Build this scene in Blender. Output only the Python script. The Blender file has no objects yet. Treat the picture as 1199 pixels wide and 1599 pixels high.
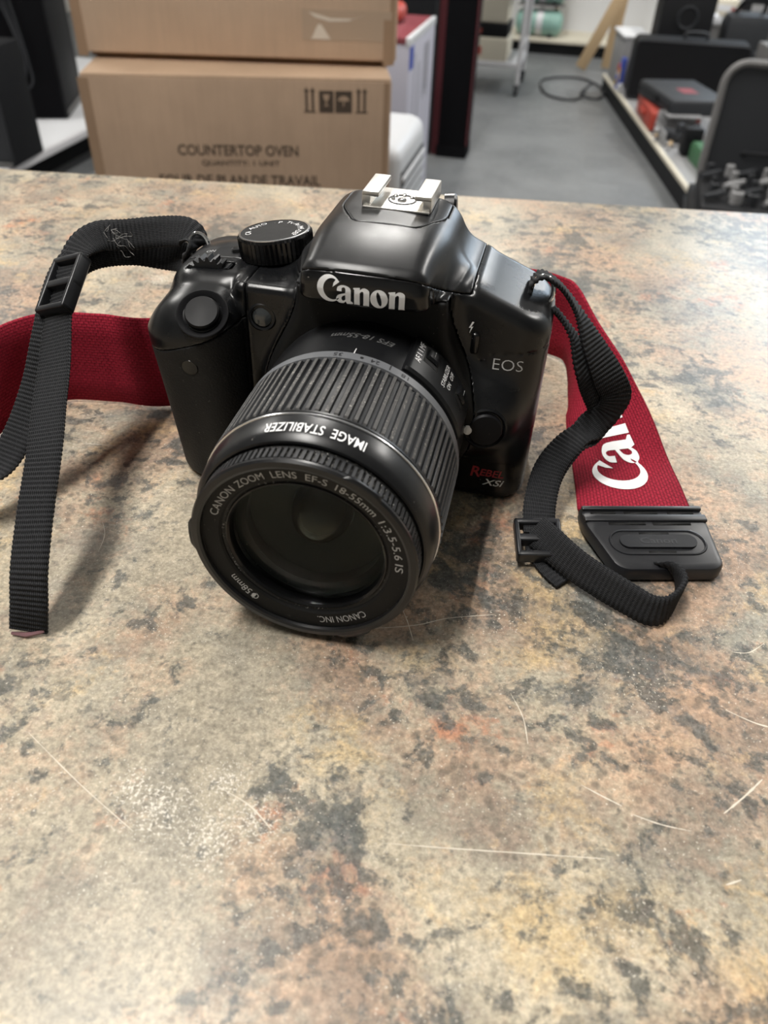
import bpy, bmesh, math, random
import numpy as np
from mathutils import Vector, Matrix, Quaternion
random.seed(7)
rng = np.random.default_rng(7)
scene = bpy.context.scene
COL = scene.collection
MM = 0.001
ZT = 0.95                      # height of the counter top above the floor
PI = math.pi
R = math.radians

# ------------------------------------------------------------------ camera
cam_d = bpy.data.cameras.new('photo_camera')
cam = bpy.data.objects.new('photo_camera', cam_d)
COL.objects.link(cam)
yw, pt, ro = R(-11.15), R(40.11), R(2.52)
fwd = Vector((math.sin(yw)*math.cos(pt), math.cos(yw)*math.cos(pt), -math.sin(pt)))
rt = Vector((math.cos(yw), -math.sin(yw), 0)); up = rt.cross(fwd)
r2 = rt*math.cos(ro) + up*math.sin(ro); u2 = up*math.cos(ro) - rt*math.sin(ro)
m = Matrix((r2, u2, -fwd)).transposed().to_4x4()
m.translation = Vector((0.0494, -0.2131, ZT+0.1758))
cam.matrix_world = m
cam_d.sensor_fit = 'VERTICAL'; cam_d.sensor_height = 36.0; cam_d.lens = 36.0*1218/1599
cam_d.clip_start = 0.01; cam_d.clip_end = 60
cam_d.dof.use_dof = True; cam_d.dof.focus_distance = 0.250; cam_d.dof.aperture_fstop = 15.5
scene.camera = cam

# ------------------------------------------------------------------ world, lights, exposure
w = bpy.data.worlds.new('sky'); scene.world = w; w.use_nodes = True
bg = w.node_tree.nodes['Background']
bg.inputs[0].default_value = (0.62, 0.78, 1.0, 1); bg.inputs[1].default_value = 1.0
vs = scene.view_settings
vs.view_transform = 'Standard'; vs.look = 'None'; vs.gamma = 1.0; vs.use_curve_mapping = False
vs.exposure = 0.12

def area(name, loc, sx, sy, power, color, rot=(0, 0, 0)):
    l = bpy.data.lights.new(name, 'AREA'); l.shape = 'RECTANGLE'; l.size = sx; l.size_y = sy
    l.energy = power; l.color = color
    o = bpy.data.objects.new(name, l); COL.objects.link(o)
    o.location = loc; o.rotation_euler = rot
    return o
# daylight entering by the high window of the far wall
area('window_daylight', (2.35, 6.86, 2.15), 2.3, 0.9, 50, (0.72, 0.86, 1.0), (R(90), 0, R(180)))
TUBE_SPOTS = [(-0.55, -0.25), (-0.55, 2.6), (1.9, 2.6), (-2.9, 2.6), (-0.55, 5.4), (1.9, 5.4)]
TUBE_POWER = 46.0

# ------------------------------------------------------------------ materials
def mat(name, col, rough=0.5, metal=0.0, spec=0.5, coat=0.0, emit=None, estr=0.0):
    mt = bpy.data.materials.new(name); mt.use_nodes = True
    b = mt.node_tree.nodes['Principled BSDF']
    b.inputs['Base Color'].default_value = (*col, 1)
    b.inputs['Roughness'].default_value = rough
    b.inputs['Metallic'].default_value = metal
    b.inputs['Specular IOR Level'].default_value = spec
    b.inputs['Coat Weight'].default_value = coat
    if emit:
        b.inputs['Emission Color'].default_value = (*emit, 1); b.inputs['Emission Strength'].default_value = estr
    return mt
class NT:
    def __init__(s, mt): s.m = mt; s.t = mt.node_tree; s.n = s.t.nodes; s.b = s.n['Principled BSDF']
    def new(s, kind, **kw):
        n = s.n.new(kind)
        for k, v in kw.items():
            if k.startswith('i_'):
                key = k[2:]; key = int(key) if key.isdigit() else key.replace('_', ' ')
                n.inputs[key].default_value = v
            else: setattr(n, k, v)
        return n
    def link(s, a, b): s.t.links.new(a, b)
    def obj(s, scale=1.0):
        tc = s.new('ShaderNodeTexCoord'); mp = s.new('ShaderNodeMapping')
        mp.inputs['Scale'].default_value = (scale,)*3 if not isinstance(scale, tuple) else scale
        s.link(tc.outputs['Object'], mp.inputs['Vector']); return mp.outputs['Vector']
    def noise(s, vec, scale, detail=4, rough=0.55, dist=0.0):
        n = s.new('ShaderNodeTexNoise', i_Scale=scale, i_Detail=detail, i_Roughness=rough, i_Distortion=dist)
        s.link(vec, n.inputs['Vector']); return n.outputs['Fac']
    def ramp(s, fac, stops):
        n = s.new('ShaderNodeValToRGB'); e = n.color_ramp.elements
        while len(e) < len(stops): e.new(0.5)
        for k, (p, c) in enumerate(stops):
            e[k].position = p; e[k].color = (*c, 1) if isinstance(c, tuple) else (c, c, c, 1)
        s.link(fac, n.inputs[0]); return n.outputs[0]
    def mix(s, fac, a, b, mode='MIX'):
        n = s.new('ShaderNodeMix', data_type='RGBA', blend_type=mode)
        for val, key in ((fac, 0), (a, 6), (b, 7)):
            if hasattr(val, 'links'): s.link(val, n.inputs[key])
            elif isinstance(val, tuple): n.inputs[key].default_value = (*val, 1)
            else: n.inputs[key].default_value = val
        return n.outputs[2]
    def math(s, op, a, b=0.0, clamp=False):
        n = s.new('ShaderNodeMath', operation=op, use_clamp=clamp)
        for val, key in ((a, 0), (b, 1)):
            if hasattr(val, 'links'): s.link(val, n.inputs[key])
            else: n.inputs[key].default_value = val
        return n.outputs[0]
    def bump(s, h, strength=0.3, dist=0.001):
        n = s.new('ShaderNodeBump', i_Strength=strength, i_Distance=dist)
        s.link(h, n.inputs['Height']); s.link(n.outputs[0], s.b.inputs['Normal'])

def dusty(name, col, rough, scale=900.0, amount=0.66, dust=(0.30, 0.28, 0.25), bumpy=0.0, bscale=2500.0, coat=0.0, spec=0.5):
    """black plastic or rubber with fine dust specks"""
    mt = mat(name, col, rough, spec=spec, coat=coat); t = NT(mt); v = t.obj()
    n1 = t.noise(v, scale, 3, 0.6); n2 = t.noise(v, scale*0.07, 3, 0.6)
    k = t.math('MULTIPLY', t.ramp(n1, [(amount, 0.0), (amount+0.06, 1.0)]), t.ramp(n2, [(0.42, 0.0), (0.66, 1.0)]))
    t.link(t.mix(k, col, dust), t.b.inputs['Base Color'])
    t.link(t.math('ADD', t.math('MULTIPLY', k, 0.4), t.math('ADD', t.math('MULTIPLY', n2, 0.18), rough-0.09), True), t.b.inputs['Roughness'])
    if bumpy: t.bump(t.noise(v, bscale, 2, 0.5), bumpy, 0.0004)
    return mt

M = {}
M['gloss_black'] = dusty('gloss_black_plastic', (0.0035, 0.0035, 0.004), 0.20, 1100, 0.72)
M['satin_black'] = dusty('satin_black_plastic', (0.0055, 0.0058, 0.0066), 0.29, 1300, 0.71, spec=0.42)
M['top_black'] = dusty('matt_black_plastic', (0.009, 0.0093, 0.0103), 0.33, 1500, 0.70, bumpy=0.04, bscale=5000, spec=0.45)
M['button_black'] = dusty('button_black', (0.005, 0.005, 0.006), 0.5, 1300, 0.72, spec=0.16)
M['matte_black'] = dusty('deep_matt_black', (0.004, 0.004, 0.004), 0.62, 1300, 0.69, spec=0.3)
M['rubber'] = dusty('grip_rubber', (0.009, 0.009, 0.0095), 0.62, 1200, 0.66, dust=(0.10, 0.095, 0.088), bumpy=0.6, bscale=1500, spec=0.35)
M['rib_rubber'] = dusty('rib_rubber', (0.078, 0.076, 0.074), 0.8, 1500, 0.56, dust=(0.34, 0.325, 0.30))
M['rib_groove'] = dusty('rib_groove', (0.011, 0.012, 0.014), 0.5, 1600, 0.72)
M['groove_dust'] = dusty('dusty_groove', (0.006, 0.006, 0.006), 0.6, 1500, 0.60, dust=(0.5, 0.48, 0.45))
M['lens_black'] = dusty('lens_barrel_black', (0.0085, 0.0088, 0.0098), 0.31, 900, 0.70, spec=0.48)
M['white_print'] = mat('white_print', (0.92, 0.92, 0.92), 0.45)
M['grey_print'] = mat('grey_print', (0.50, 0.50, 0.50), 0.5)
M['dim_print'] = mat('dim_print', (0.10, 0.10, 0.10), 0.5)
M['scale_dim'] = mat('raised_black', (0.028, 0.029, 0.032), 0.45)
M['dark_print'] = mat('dark_print', (0.01, 0.01, 0.012), 0.5)
M['red_print'] = mat('red_print', (0.42, 0.03, 0.04), 0.45)
M['scale_grey'] = mat('scale_grey', (0.14, 0.145, 0.155), 0.42)
M['silver'] = mat('silver_trim', (0.75, 0.76, 0.78), 0.22, 1.0)
M['shoe_metal'] = mat('shoe_metal', (0.80, 0.78, 0.74), 0.38, 1.0)
M['chrome'] = mat('chrome', (0.85, 0.85, 0.86), 0.12, 1.0)
M['lamp_glass'] = mat('lamp_glass', (0.035, 0.04, 0.042), 0.12, coat=0.6)

# ------------------------------------------------------------------ object helpers
def link_mesh(name, me, material, parent=None, smooth=True):
    o = bpy.data.objects.new(name, me); COL.objects.link(o)
    mats = material if isinstance(material, (list, tuple)) else [material]
    for x in mats: me.materials.append(x)
    if smooth: me.polygons.foreach_set('use_smooth', np.ones(len(me.polygons), dtype=bool))
    if parent: o.parent = parent
    return o
def pyobj(name, verts, faces, material, parent=None, smooth=True, scale=MM, mi=None):
    me = bpy.data.meshes.new(name)
    v = np.asarray(verts, dtype=float)*scale
    me.from_pydata(v.tolist(), [], [tuple(int(i) for i in f) for f in faces]); 
    if mi is not None: me.polygons.foreach_set('material_index', np.asarray(mi, dtype=np.int32))
    me.validate(); me.update()
    return link_mesh(name, me, material, parent, smooth)
def tag(o, label=None, cat=None, group=None, kind=None):
    if label: o['label'] = label
    if cat: o['category'] = cat
    if group: o['group'] = group
    if kind: o['kind'] = kind
    return o
def thing(name, label, cat, loc=(0, 0, 0), rz=0.0, group=None):
    o = bpy.data.objects.new(name, None); COL.objects.link(o); o.empty_display_size = 0.02
    o.location = loc; o.rotation_euler = (0, 0, rz)
    return tag(o, label, cat, group)
def autosmooth(o, ang=35):
    me = o.data
    bm = bmesh.new(); bm.from_mesh(me)
    for e in bm.edges:
        if len(e.link_faces) == 2 and e.calc_face_angle(0) > R(ang): e.smooth = False
    bm.to_mesh(me); bm.free()
    return o
class B:
    """collects shapes (millimetres) into one mesh"""
    def __init__(s): s.bm = bmesh.new(); s.cur = 0
    def _mi(s, f):
        for x in f: x.material_index = s.cur
    def box(s, lo, hi, bev=0.0, seg=2, rot=None, at=None):
        lo, hi = Vector(lo), Vector(hi); c = (lo+hi)/2; d = hi-lo
        g = bmesh.ops.create_cube(s.bm, size=1.0); vs_ = g['verts']
        for v in vs_: v.co = Vector((v.co.x*d.x, v.co.y*d.y, v.co.z*d.z))
        fs = set(f for v in vs_ for f in v.link_faces)
        if bev > 0:
            es = set(e for v in vs_ for e in v.link_edges)
            r = bmesh.ops.bevel(s.bm, geom=list(es), offset=bev, segments=seg, profile=0.5, affect='EDGES', clamp_overlap=True)
            fs = set(r['faces']) | set(f for f in fs if f.is_valid)
            allv = set(v for f in fs for v in f.verts)
            fs = set(f for v in allv for f in v.link_faces); vs_ = list(allv)
        mtx = (rot.to_4x4() if rot else Matrix())
        for v in vs_: v.co = (mtx @ v.co) + c + (Vector(at) if at is not None else Vector())
        s._mi(fs); return s
    def cyl(s, a, b, r1, r2_=None, n=24, caps=True):
        a, b = Vector(a), Vector(b); r2_ = r1 if r2_ is None else r2_
        ax = (b-a).normalized(); q = Vector((0, 0, 1)).rotation_difference(ax)
        ra = []; rb = []
        for k in range(n):
            d = q @ Vector((math.cos(2*PI*k/n), math.sin(2*PI*k/n), 0))
            ra.append(s.bm.verts.new(a+d*r1)); rb.append(s.bm.verts.new(b+d*r2_))
        fs = []
        for k in range(n):
            j = (k+1) % n; fs.append(s.bm.faces.new((ra[k], ra[j], rb[j], rb[k])))
        if caps: fs.append(s.bm.faces.new(ra[::-1])); fs.append(s.bm.faces.new(rb))
        s._mi(fs); return s
    def lathe(s, prof, c=(0, 0, 0), axis=(0, 0, 1), n=32, rot=0.0):
        c = Vector(c); q = Vector((0, 0, 1)).rotation_difference(Vector(axis).normalized())
        rings = []
        for (r, h) in prof:
            if r < 1e-6: rings.append([s.bm.verts.new(c+q @ Vector((0, 0, h)))])
            else: rings.append([s.bm.verts.new(c+q @ Vector((r*math.cos(rot+2*PI*k/n), r*math.sin(rot+2*PI*k/n), h))) for k in range(n)])
        fs = []
        for A, Bq in zip(rings, rings[1:]):
            for k in range(n):
                j = (k+1) % n
                if len(A) == 1 and len(Bq) == 1: continue
                if len(A) == 1: fs.append(s.bm.faces.new((A[0], Bq[k], Bq[j])))
                elif len(Bq) == 1: fs.append(s.bm.faces.new((A[k], A[j], Bq[0])))
                else: fs.append(s.bm.faces.new((A[k], A[j], Bq[j], Bq[k])))
        s._mi(fs); return s
    def tube(s, pts, r, n=8, closed=False):
        pts = [Vector(p) for p in pts]; N = len(pts); prev = None; rings = []
        for i, p in enumerate(pts):
            a = pts[i-1] if (i > 0 or closed) else p; b = pts[(i+1) % N] if (i < N-1 or closed) else p
            t = (b-a).normalized()
            if prev is None: u = t.orthogonal().normalized()
            else: u = (prev - t*prev.dot(t)).normalized()
            prev = u; v = t.cross(u); rr = r[i] if isinstance(r, (list, tuple)) else r
            rings.append([s.bm.verts.new(p+u*rr*math.cos(2*PI*k/n)+v*rr*math.sin(2*PI*k/n)) for k in range(n)])
        fs = []
        for i in range(N if closed else N-1):
            A, Bq = rings[i], rings[(i+1) % N]
            for k in range(n): j = (k+1) % n; fs.append(s.bm.faces.new((A[k], A[j], Bq[j], Bq[k])))
        if not closed: fs.append(s.bm.faces.new(rings[0][::-1])); fs.append(s.bm.faces.new(rings[-1]))
        s._mi(fs); return s
    def prism(s, poly, fn, d0, d1):
        """extrude a 2D polygon between depths d0 and d1; fn(u, v, d) gives the 3D point"""
        a = [s.bm.verts.new(Vector(fn(u, v, d0))) for u, v in poly]; b = [s.bm.verts.new(Vector(fn(u, v, d1))) for u, v in poly]
        fs = [s.bm.faces.new(a[::-1]), s.bm.faces.new(b)]
        for k in range(len(a)): j = (k+1) % len(a); fs.append(s.bm.faces.new((a[k], a[j], b[j], b[k])))
        s._mi(fs); return s
    def done(s, name, material, parent=None, smooth=True, sharp=35, scale=MM):
        bmesh.ops.recalc_face_normals(s.bm, faces=s.bm.faces)
        for v in s.bm.verts: v.co *= scale
        if smooth:
            for e in s.bm.edges:
                if len(e.link_faces) == 2 and e.calc_face_angle(0) > R(sharp): e.smooth = False
        me = bpy.data.meshes.new(name); s.bm.to_mesh(me); s.bm.free()
        return link_mesh(name, me, material, parent, smooth)

def rrect(x0, x1, y0, y1, r, n=5):
    pts = []
    for cx, cy, a0 in ((x1-r, y1-r, 0), (x0+r, y1-r, 90), (x0+r, y0+r, 180), (x1-r, y0+r, 270)):
        for k in range(n+1):
            a = R(a0+90*k/n); pts.append((cx+r*math.cos(a), cy+r*math.sin(a)))
    return pts
def catmull(P, n=12, closed=False):
    P = [np.array(p, float) for p in P]; out = []; N = len(P)
    segs = N if closed else N-1
    for i in range(segs):
        if closed: p0, p1, p2, p3 = P[(i-1) % N], P[i], P[(i+1) % N], P[(i+2) % N]
        else: p0, p1, p2, p3 = P[max(i-1, 0)], P[i], P[i+1], P[min(i+2, N-1)]
        for k in range(n):
            t = k/n
            out.append(0.5*((2*p1)+(-p0+p2)*t+(2*p0-5*p1+4*p2-p3)*t*t+(-p0+3*p1-3*p2+p3)*t**3))
    if not closed: out.append(P[-1])
    return out

# ---- lettering: flat print as thin meshes bent onto the surface they sit on
def text2d(body, size=1.0, shear=0.0, spacing=1.0, bold=0.0):
    c = bpy.data.curves.new('txt', 'FONT'); c.body = body; c.size = size; c.shear = shear
    c.space_character = spacing; c.align_x = 'LEFT'; c.resolution_u = 3; c.offset = bold
    o = bpy.data.objects.new('txt', c); COL.objects.link(o)
    dg = bpy.context.evaluated_depsgraph_get(); dg.update()
    me = o.evaluated_get(dg).to_mesh()
    v = np.array([p.co[:2] for p in me.vertices]); f = [tuple(p.vertices) for p in me.polygons]
    bpy.data.objects.remove(o); bpy.data.curves.remove(c)
    return v, f
def poly2d(splines, res=1):
    c = bpy.data.curves.new('logo', 'CURVE'); c.dimensions = '2D'; c.fill_mode = 'BOTH'
    for pts in splines:
        sp = c.splines.new('POLY'); sp.points.add(len(pts)-1); sp.use_cyclic_u = True
        for p, q in zip(sp.points, pts): p.co = (q[0], q[1], 0, 1)
    o = bpy.data.objects.new('logo', c); COL.objects.link(o)
    dg = bpy.context.evaluated_depsgraph_get(); dg.update()
    me = o.evaluated_get(dg).to_mesh()
    v = np.array([p.co[:2] for p in me.vertices]); f = [tuple(p.vertices) for p in me.polygons]
    bpy.data.objects.remove(o); bpy.data.curves.remove(c)
    return v, f
def fit2d(v, width=None, height=None, anchor='C'):
    lo, hi = v.min(0), v.max(0); s = (width/(hi[0]-lo[0])) if width else height/(hi[1]-lo[1])
    v = (v-(lo+hi)/2)*s
    if width and height: v[:, 1] *= height/((hi[1]-lo[1])*s)
    return v
def split_long(v, f, maxd):
    """cut long triangles so that print follows a curved surface"""
    bm = bmesh.new(); vv = [bm.verts.new((p[0], p[1], 0)) for p in v]
    for q in f:
        try: bm.faces.new([vv[i] for i in q])
        except ValueError: pass
    for _ in range(5):
        es = [e for e in bm.edges if e.calc_length() > maxd]
        if not es: break
        bmesh.ops.subdivide_edges(bm, edges=es, cuts=1); bmesh.ops.triangulate(bm, faces=bm.faces)
    bm.verts.index_update()
    nv = np.array([p.co[:2] for p in bm.verts]); nf = [tuple(x.index for x in q.verts) for q in bm.faces]; bm.free()
    return nv, nf
def smooth_poly(pts, n=4, keep=()):
    """Catmull-Rom through the points, corners kept sharp where listed"""
    out = []; N = len(pts)
    for i in range(N):
        p1, p2 = np.array(pts[i], float), np.array(pts[(i+1) % N], float)
        p0 = p1 if i in keep else np.array(pts[i-1], float)
        p3 = p2 if ((i+1) % N) in keep else np.array(pts[(i+2) % N], float)
        for k in range(n):
            t = k/n
            out.append(tuple(0.5*((2*p1)+(-p0+p2)*t+(2*p0-5*p1+4*p2-p3)*t*t+(-p0+3*p1-3*p2+p3)*t**3)))
    return out
def arc(cx, cy, rx, ry, a0, a1, n=18):
    return [(cx+rx*math.cos(R(a0+(a1-a0)*k/n)), cy+ry*math.sin(R(a0+(a1-a0)*k/n))) for k in range(n+1)]
def canon_logo():
    C_ = arc(21.5, 20.5, 21.5, 23, -36, -322, 30) + [(42.5, 38.5), (27.5, 25.0), (28.5, 31.5)] + arc(26.5, 20.5, 15.5, 18.2, 68, 312, 24)
    a_ = smooth_poly([(35, 20), (36, 26.5), (44, 30.5), (53, 29.5), (58.5, 24), (58.5, 5), (62.5, 2.5), (62.5, 0), (52.5, -1), (50, 3), (46, -0.8), (39, -1), (34.5, 3), (34, 8), (37.5, 13), (44, 16), (49.5, 18), (49.5, 24.5), (47, 27.2), (43.2, 25.5), (43, 20)], 3, (0, 5, 7, 8, 9, 16, 20))
    ah = smooth_poly([(49.5, 14.2), (45, 12.2), (42.8, 8.5), (43.6, 4.6), (46.4, 3.6), (49.5, 6)], 3, (0, 5))
    def n_(dx): return [(x+dx, y) for x, y in smooth_poly([(0, 29), (11, 30.5), (11, 26.5), (15, 29.8), (20, 30.5), (25, 28.2), (27, 23), (27, 0), (17.5, 0), (17.5, 20.5), (16.6, 24.2), (14, 24.6), (11.2, 22), (11.2, 0), (1.8, 0), (1.8, 26), (0, 27)], 3, (0, 1, 2, 7, 8, 12, 13, 14, 15, 16))]
    o_ = arc(106, 15, 14.6, 16.2, 0, 345, 23)
    oh = []
    for x, y in arc(0, 0, 3.6, 12.4, 0, 340, 17):
        a = R(14); oh.append((106+x*math.cos(a)-y*math.sin(a), 15+x*math.sin(a)+y*math.cos(a)))
    return poly2d([C_, a_, ah, n_(62.8), o_, oh, n_(121.0)])

# ---- surface nets: polygonise a signed distance function
def surfnet(func, lo, hi, h):
    lo = np.array(lo, float); n = np.ceil((np.array(hi)-lo)/h).astype(int)+1
    ax = [lo[i]+h*np.arange(n[i]) for i in range(3)]
    X, Y, Z = np.meshgrid(*ax, indexing='ij')
    D = func(X, Y, Z).astype(np.float32); S = D < 0
    cn = tuple(n-1); acc = np.zeros(cn+(3,), np.float32); cnt = np.zeros(cn, np.float32)
    offs = [(i, j, k) for i in (0, 1) for j in (0, 1) for k in (0, 1)]
    sl = lambda o: tuple(slice(o[i], o[i]+n[i]-1) for i in range(3))
    for o in offs:
        for a in range(3):
            if o[a] == 0:
                p = list(o); p[a] = 1; p = tuple(p)
                da, db = D[sl(o)], D[sl(p)]; cr = S[sl(o)] != S[sl(p)]
                t = np.where(cr, da/np.where(cr, da-db, 1), 0)
                for q in range(3): acc[..., q] += np.where(cr, o[q]+(t if q == a else 0), 0)
                cnt += cr
    act = cnt > 0; idx = -np.ones(cn, np.int64); idx[act] = np.arange(act.sum())
    ijk = np.argwhere(act); V = lo + (ijk + acc[act]/cnt[act][:, None])*h
    F = []
    for a in range(3):
        b, c = (a+1) % 3, (a+2) % 3
        s0 = [slice(None)]*3; s1 = [slice(None)]*3
        s0[a] = slice(0, n[a]-1); s1[a] = slice(1, n[a])
        for q in (b, c): s0[q] = slice(1, n[q]-1); s1[q] = slice(1, n[q]-1)
        A, Bq = S[tuple(s0)], S[tuple(s1)]
        e = np.argwhere(A != Bq); flip = A[A != Bq]
        e[:, b] += 1; e[:, c] += 1
        def cell(db, dc):
            t = e.copy(); t[:, b] -= db; t[:, c] -= dc; return idx[t[:, 0], t[:, 1], t[:, 2]]
        q = np.stack([cell(1, 1), cell(0, 1), cell(0, 0), cell(1, 0)], 1)
        q[~flip] = q[~flip][:, ::-1]; F.append(q)
    F = np.concatenate(F); F = F[(F >= 0).all(1)]
    for _ in range(2):
        d = func(V[:, 0], V[:, 1], V[:, 2]); e_ = 0.05; g = np.zeros_like(V)
        for q in range(3):
            Vp = V.copy(); Vp[:, q] += e_; g[:, q] = (func(Vp[:, 0], Vp[:, 1], Vp[:, 2])-d)/e_
        st = np.clip(d, -h*0.6, h*0.6)[:, None]*g/np.maximum((g*g).sum(1), 0.3)[:, None]
        V = V-np.clip(st, -h*0.6, h*0.6)
    return V, F
def sdf_part(name, func, lo, hi, h, material, parent):
    V, F = surfnet(func, lo, hi, h)
    me = bpy.data.meshes.new(name)
    me.vertices.add(len(V)); me.vertices.foreach_set('co', (V*MM).astype(np.float32).ravel())
    me.loops.add(len(F)*4); me.loops.foreach_set('vertex_index', F.astype(np.int32).ravel())
    me.polygons.add(len(F)); me.polygons.foreach_set('loop_start', np.arange(0, len(F)*4, 4, dtype=np.int32))
    me.update(calc_edges=True); me.validate()
    return link_mesh(name, me, material, parent)
def smin(a, b, k): hh = np.maximum(k-np.abs(a-b), 0)/k; return np.minimum(a, b)-hh*hh*k*0.25
def smax(a, b, k): return -smin(-a, -b, k)
def rbox(x, y, z, lo, hi, r):
    qx = np.abs(x-(lo[0]+hi[0])/2)-(hi[0]-lo[0])/2+r; qy = np.abs(y-(lo[1]+hi[1])/2)-(hi[1]-lo[1])/2+r; qz = np.abs(z-(lo[2]+hi[2])/2)-(hi[2]-lo[2])/2+r
    return np.sqrt(np.maximum(qx, 0)**2+np.maximum(qy, 0)**2+np.maximum(qz, 0)**2)+np.minimum(np.maximum(qx, np.maximum(qy, qz)), 0)-r
def sstep(a, b, x): t = np.clip((x-a)/(b-a), 0, 1); return t*t*(3-2*t)

# ------------------------------------------------------------------ room shell (millimetres, floor at 0)
def struct(name, b, material, parent=None, smooth=False):
    o = b.done(name, material, parent, smooth)
    if parent is None: o['kind'] = 'structure'
    return o
def floor_mat():
    mt = mat('grey_vinyl', (0.10, 0.105, 0.11), 0.42); t = NT(mt); v = t.obj()
    n = t.noise(v, 2.2, 5, 0.6); n2 = t.noise(v, 60, 3, 0.7); n3 = t.noise(v, 14, 4, 0.6, 1.0)
    c = t.ramp(n, [(0.3, (0.115, 0.121, 0.126)), (0.7, (0.175, 0.182, 0.186))])
    c = t.mix(t.ramp(n2, [(0.62, 0.0), (0.75, 0.25)]), c, (0.27, 0.27, 0.26))
    c = t.mix(t.ramp(n3, [(0.68, 0.0), (0.78, 0.35)]), c, (0.32, 0.31, 0.30))
    t.link(c, t.b.inputs['Base Color']); t.link(t.ramp(n3, [(0.2, 0.34), (0.8, 0.58)]), t.b.inputs['Roughness'])
    return mt
def wall_mat(name, c):
    mt = mat(name, c, 0.85); t = NT(mt); v = t.obj(); n = t.noise(v, 1.2, 4)
    t.link(t.ramp(n, [(0.3, tuple(x*0.92 for x in c)), (0.7, c)]), t.b.inputs['Base Color']); t.bump(t.noise(v, 220, 2), 0.08, 0.002)
    return mt
X0, X1, Y0, Y1, ZC = -4300, 4300, -3000, 7200, 2950
struct('floor', B().box((X0-100, Y0-100, -60), (X1+100, Y1+100, 0)), floor_mat())
M['wall'] = wall_mat('cream_wall', (0.50, 0.49, 0.46)); M['ceil'] = wall_mat('ceiling_white', (0.66, 0.66, 0.64))
struct('ceiling', B().box((X0-100, Y0-100, ZC), (X1+100, Y1+100, ZC+60)), M['ceil'])
struct('wall_left', B().box((X0-100, Y0, 0), (X0, Y1, ZC)), M['wall'])
struct('wall_right', B().box((X1, Y0, 0), (X1+100, Y1, ZC)), M['wall'])
struct('wall_front', B().box((X0-100, Y0-100, 0), (X1+100, Y0, ZC)), M['wall'])
wb = B(); wb.box((X0-100, Y1, 0), (1150, Y1+100, ZC)); wb.box((3550, Y1, 0), (X1+100, Y1+100, ZC)); wb.box((1150, Y1, 0), (3550, Y1+100, 1650)); wb.box((1150, Y1, 2650), (3550, Y1+100, ZC))
struct('wall_back', wb, M['wall'])
M['frame_alu'] = mat('window_frame_grey', (0.5, 0.5, 0.5), 0.4)
wf = B()
for x in (1150, 1930, 2710, 3500): wf.box((x, Y1+20, 1650), (x+50, Y1+80, 2650))
wf.box((1150, Y1+20, 1650), (3550, Y1+80, 1700)); wf.box((1150, Y1+20, 2600), (3550, Y1+80, 2650))
win = struct('window_1', wf, M['frame_alu'])
M['pane'] = mat('window_pane', (0.95, 0.98, 1.0), 0.02); pb = NT(M['pane']).b; pb.inputs['Transmission Weight'].default_value = 1.0; pb.inputs['IOR'].default_value = 1.05
for x in (1200, 1980, 2760): B().box((x, Y1+46, 1700), (x+730 if x < 2700 else 3500, Y1+52, 2600)).done('pane', M['pane'], win, False)

# ceiling lamps: white tray with two fluorescent tubes
M['lamp_white'] = mat('lamp_white', (0.8, 0.8, 0.78), 0.5); M['tube'] = mat('lit_tube', (1, 1, 1), 0.4, emit=(1.0, 0.965, 0.90), estr=7.0)
WHERE = ['nearest the camera counter on its left', 'above the cardboard boxes', 'above the right platform', 'above the left ledge', 'by the far shelf', 'by the far window']
for k, (x, y) in enumerate(TUBE_SPOTS):
    L_ = thing('fluorescent_lamp', 'twin tube fluorescent ceiling lamp '+WHERE[k], 'lamp', (x, y, ZC*MM), 0, 'ceiling lamps')
    b = B(); b.box((-130, -640, -45), (130, 640, 0), 8); b.done('tray', M['lamp_white'], L_, False)
    for s in (-1, 1):
        b = B(); b.cyl((s*65, -600, -72), (s*65, 600, -72), 15, n=12); b.done('tube', M['tube'], L_)
        for e_ in (-1, 1): B().box((s*65-14, e_*616-14, -90), (s*65+14, e_*616+14, -45)).done('tube_holder', M['lamp_white'], L_, False)
        a = area('tube_light', (s*0.065, 0, -0.092), 0.04, 1.18, TUBE_POWER/2, (1.0, 0.97, 0.925)); a.parent = L_

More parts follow.
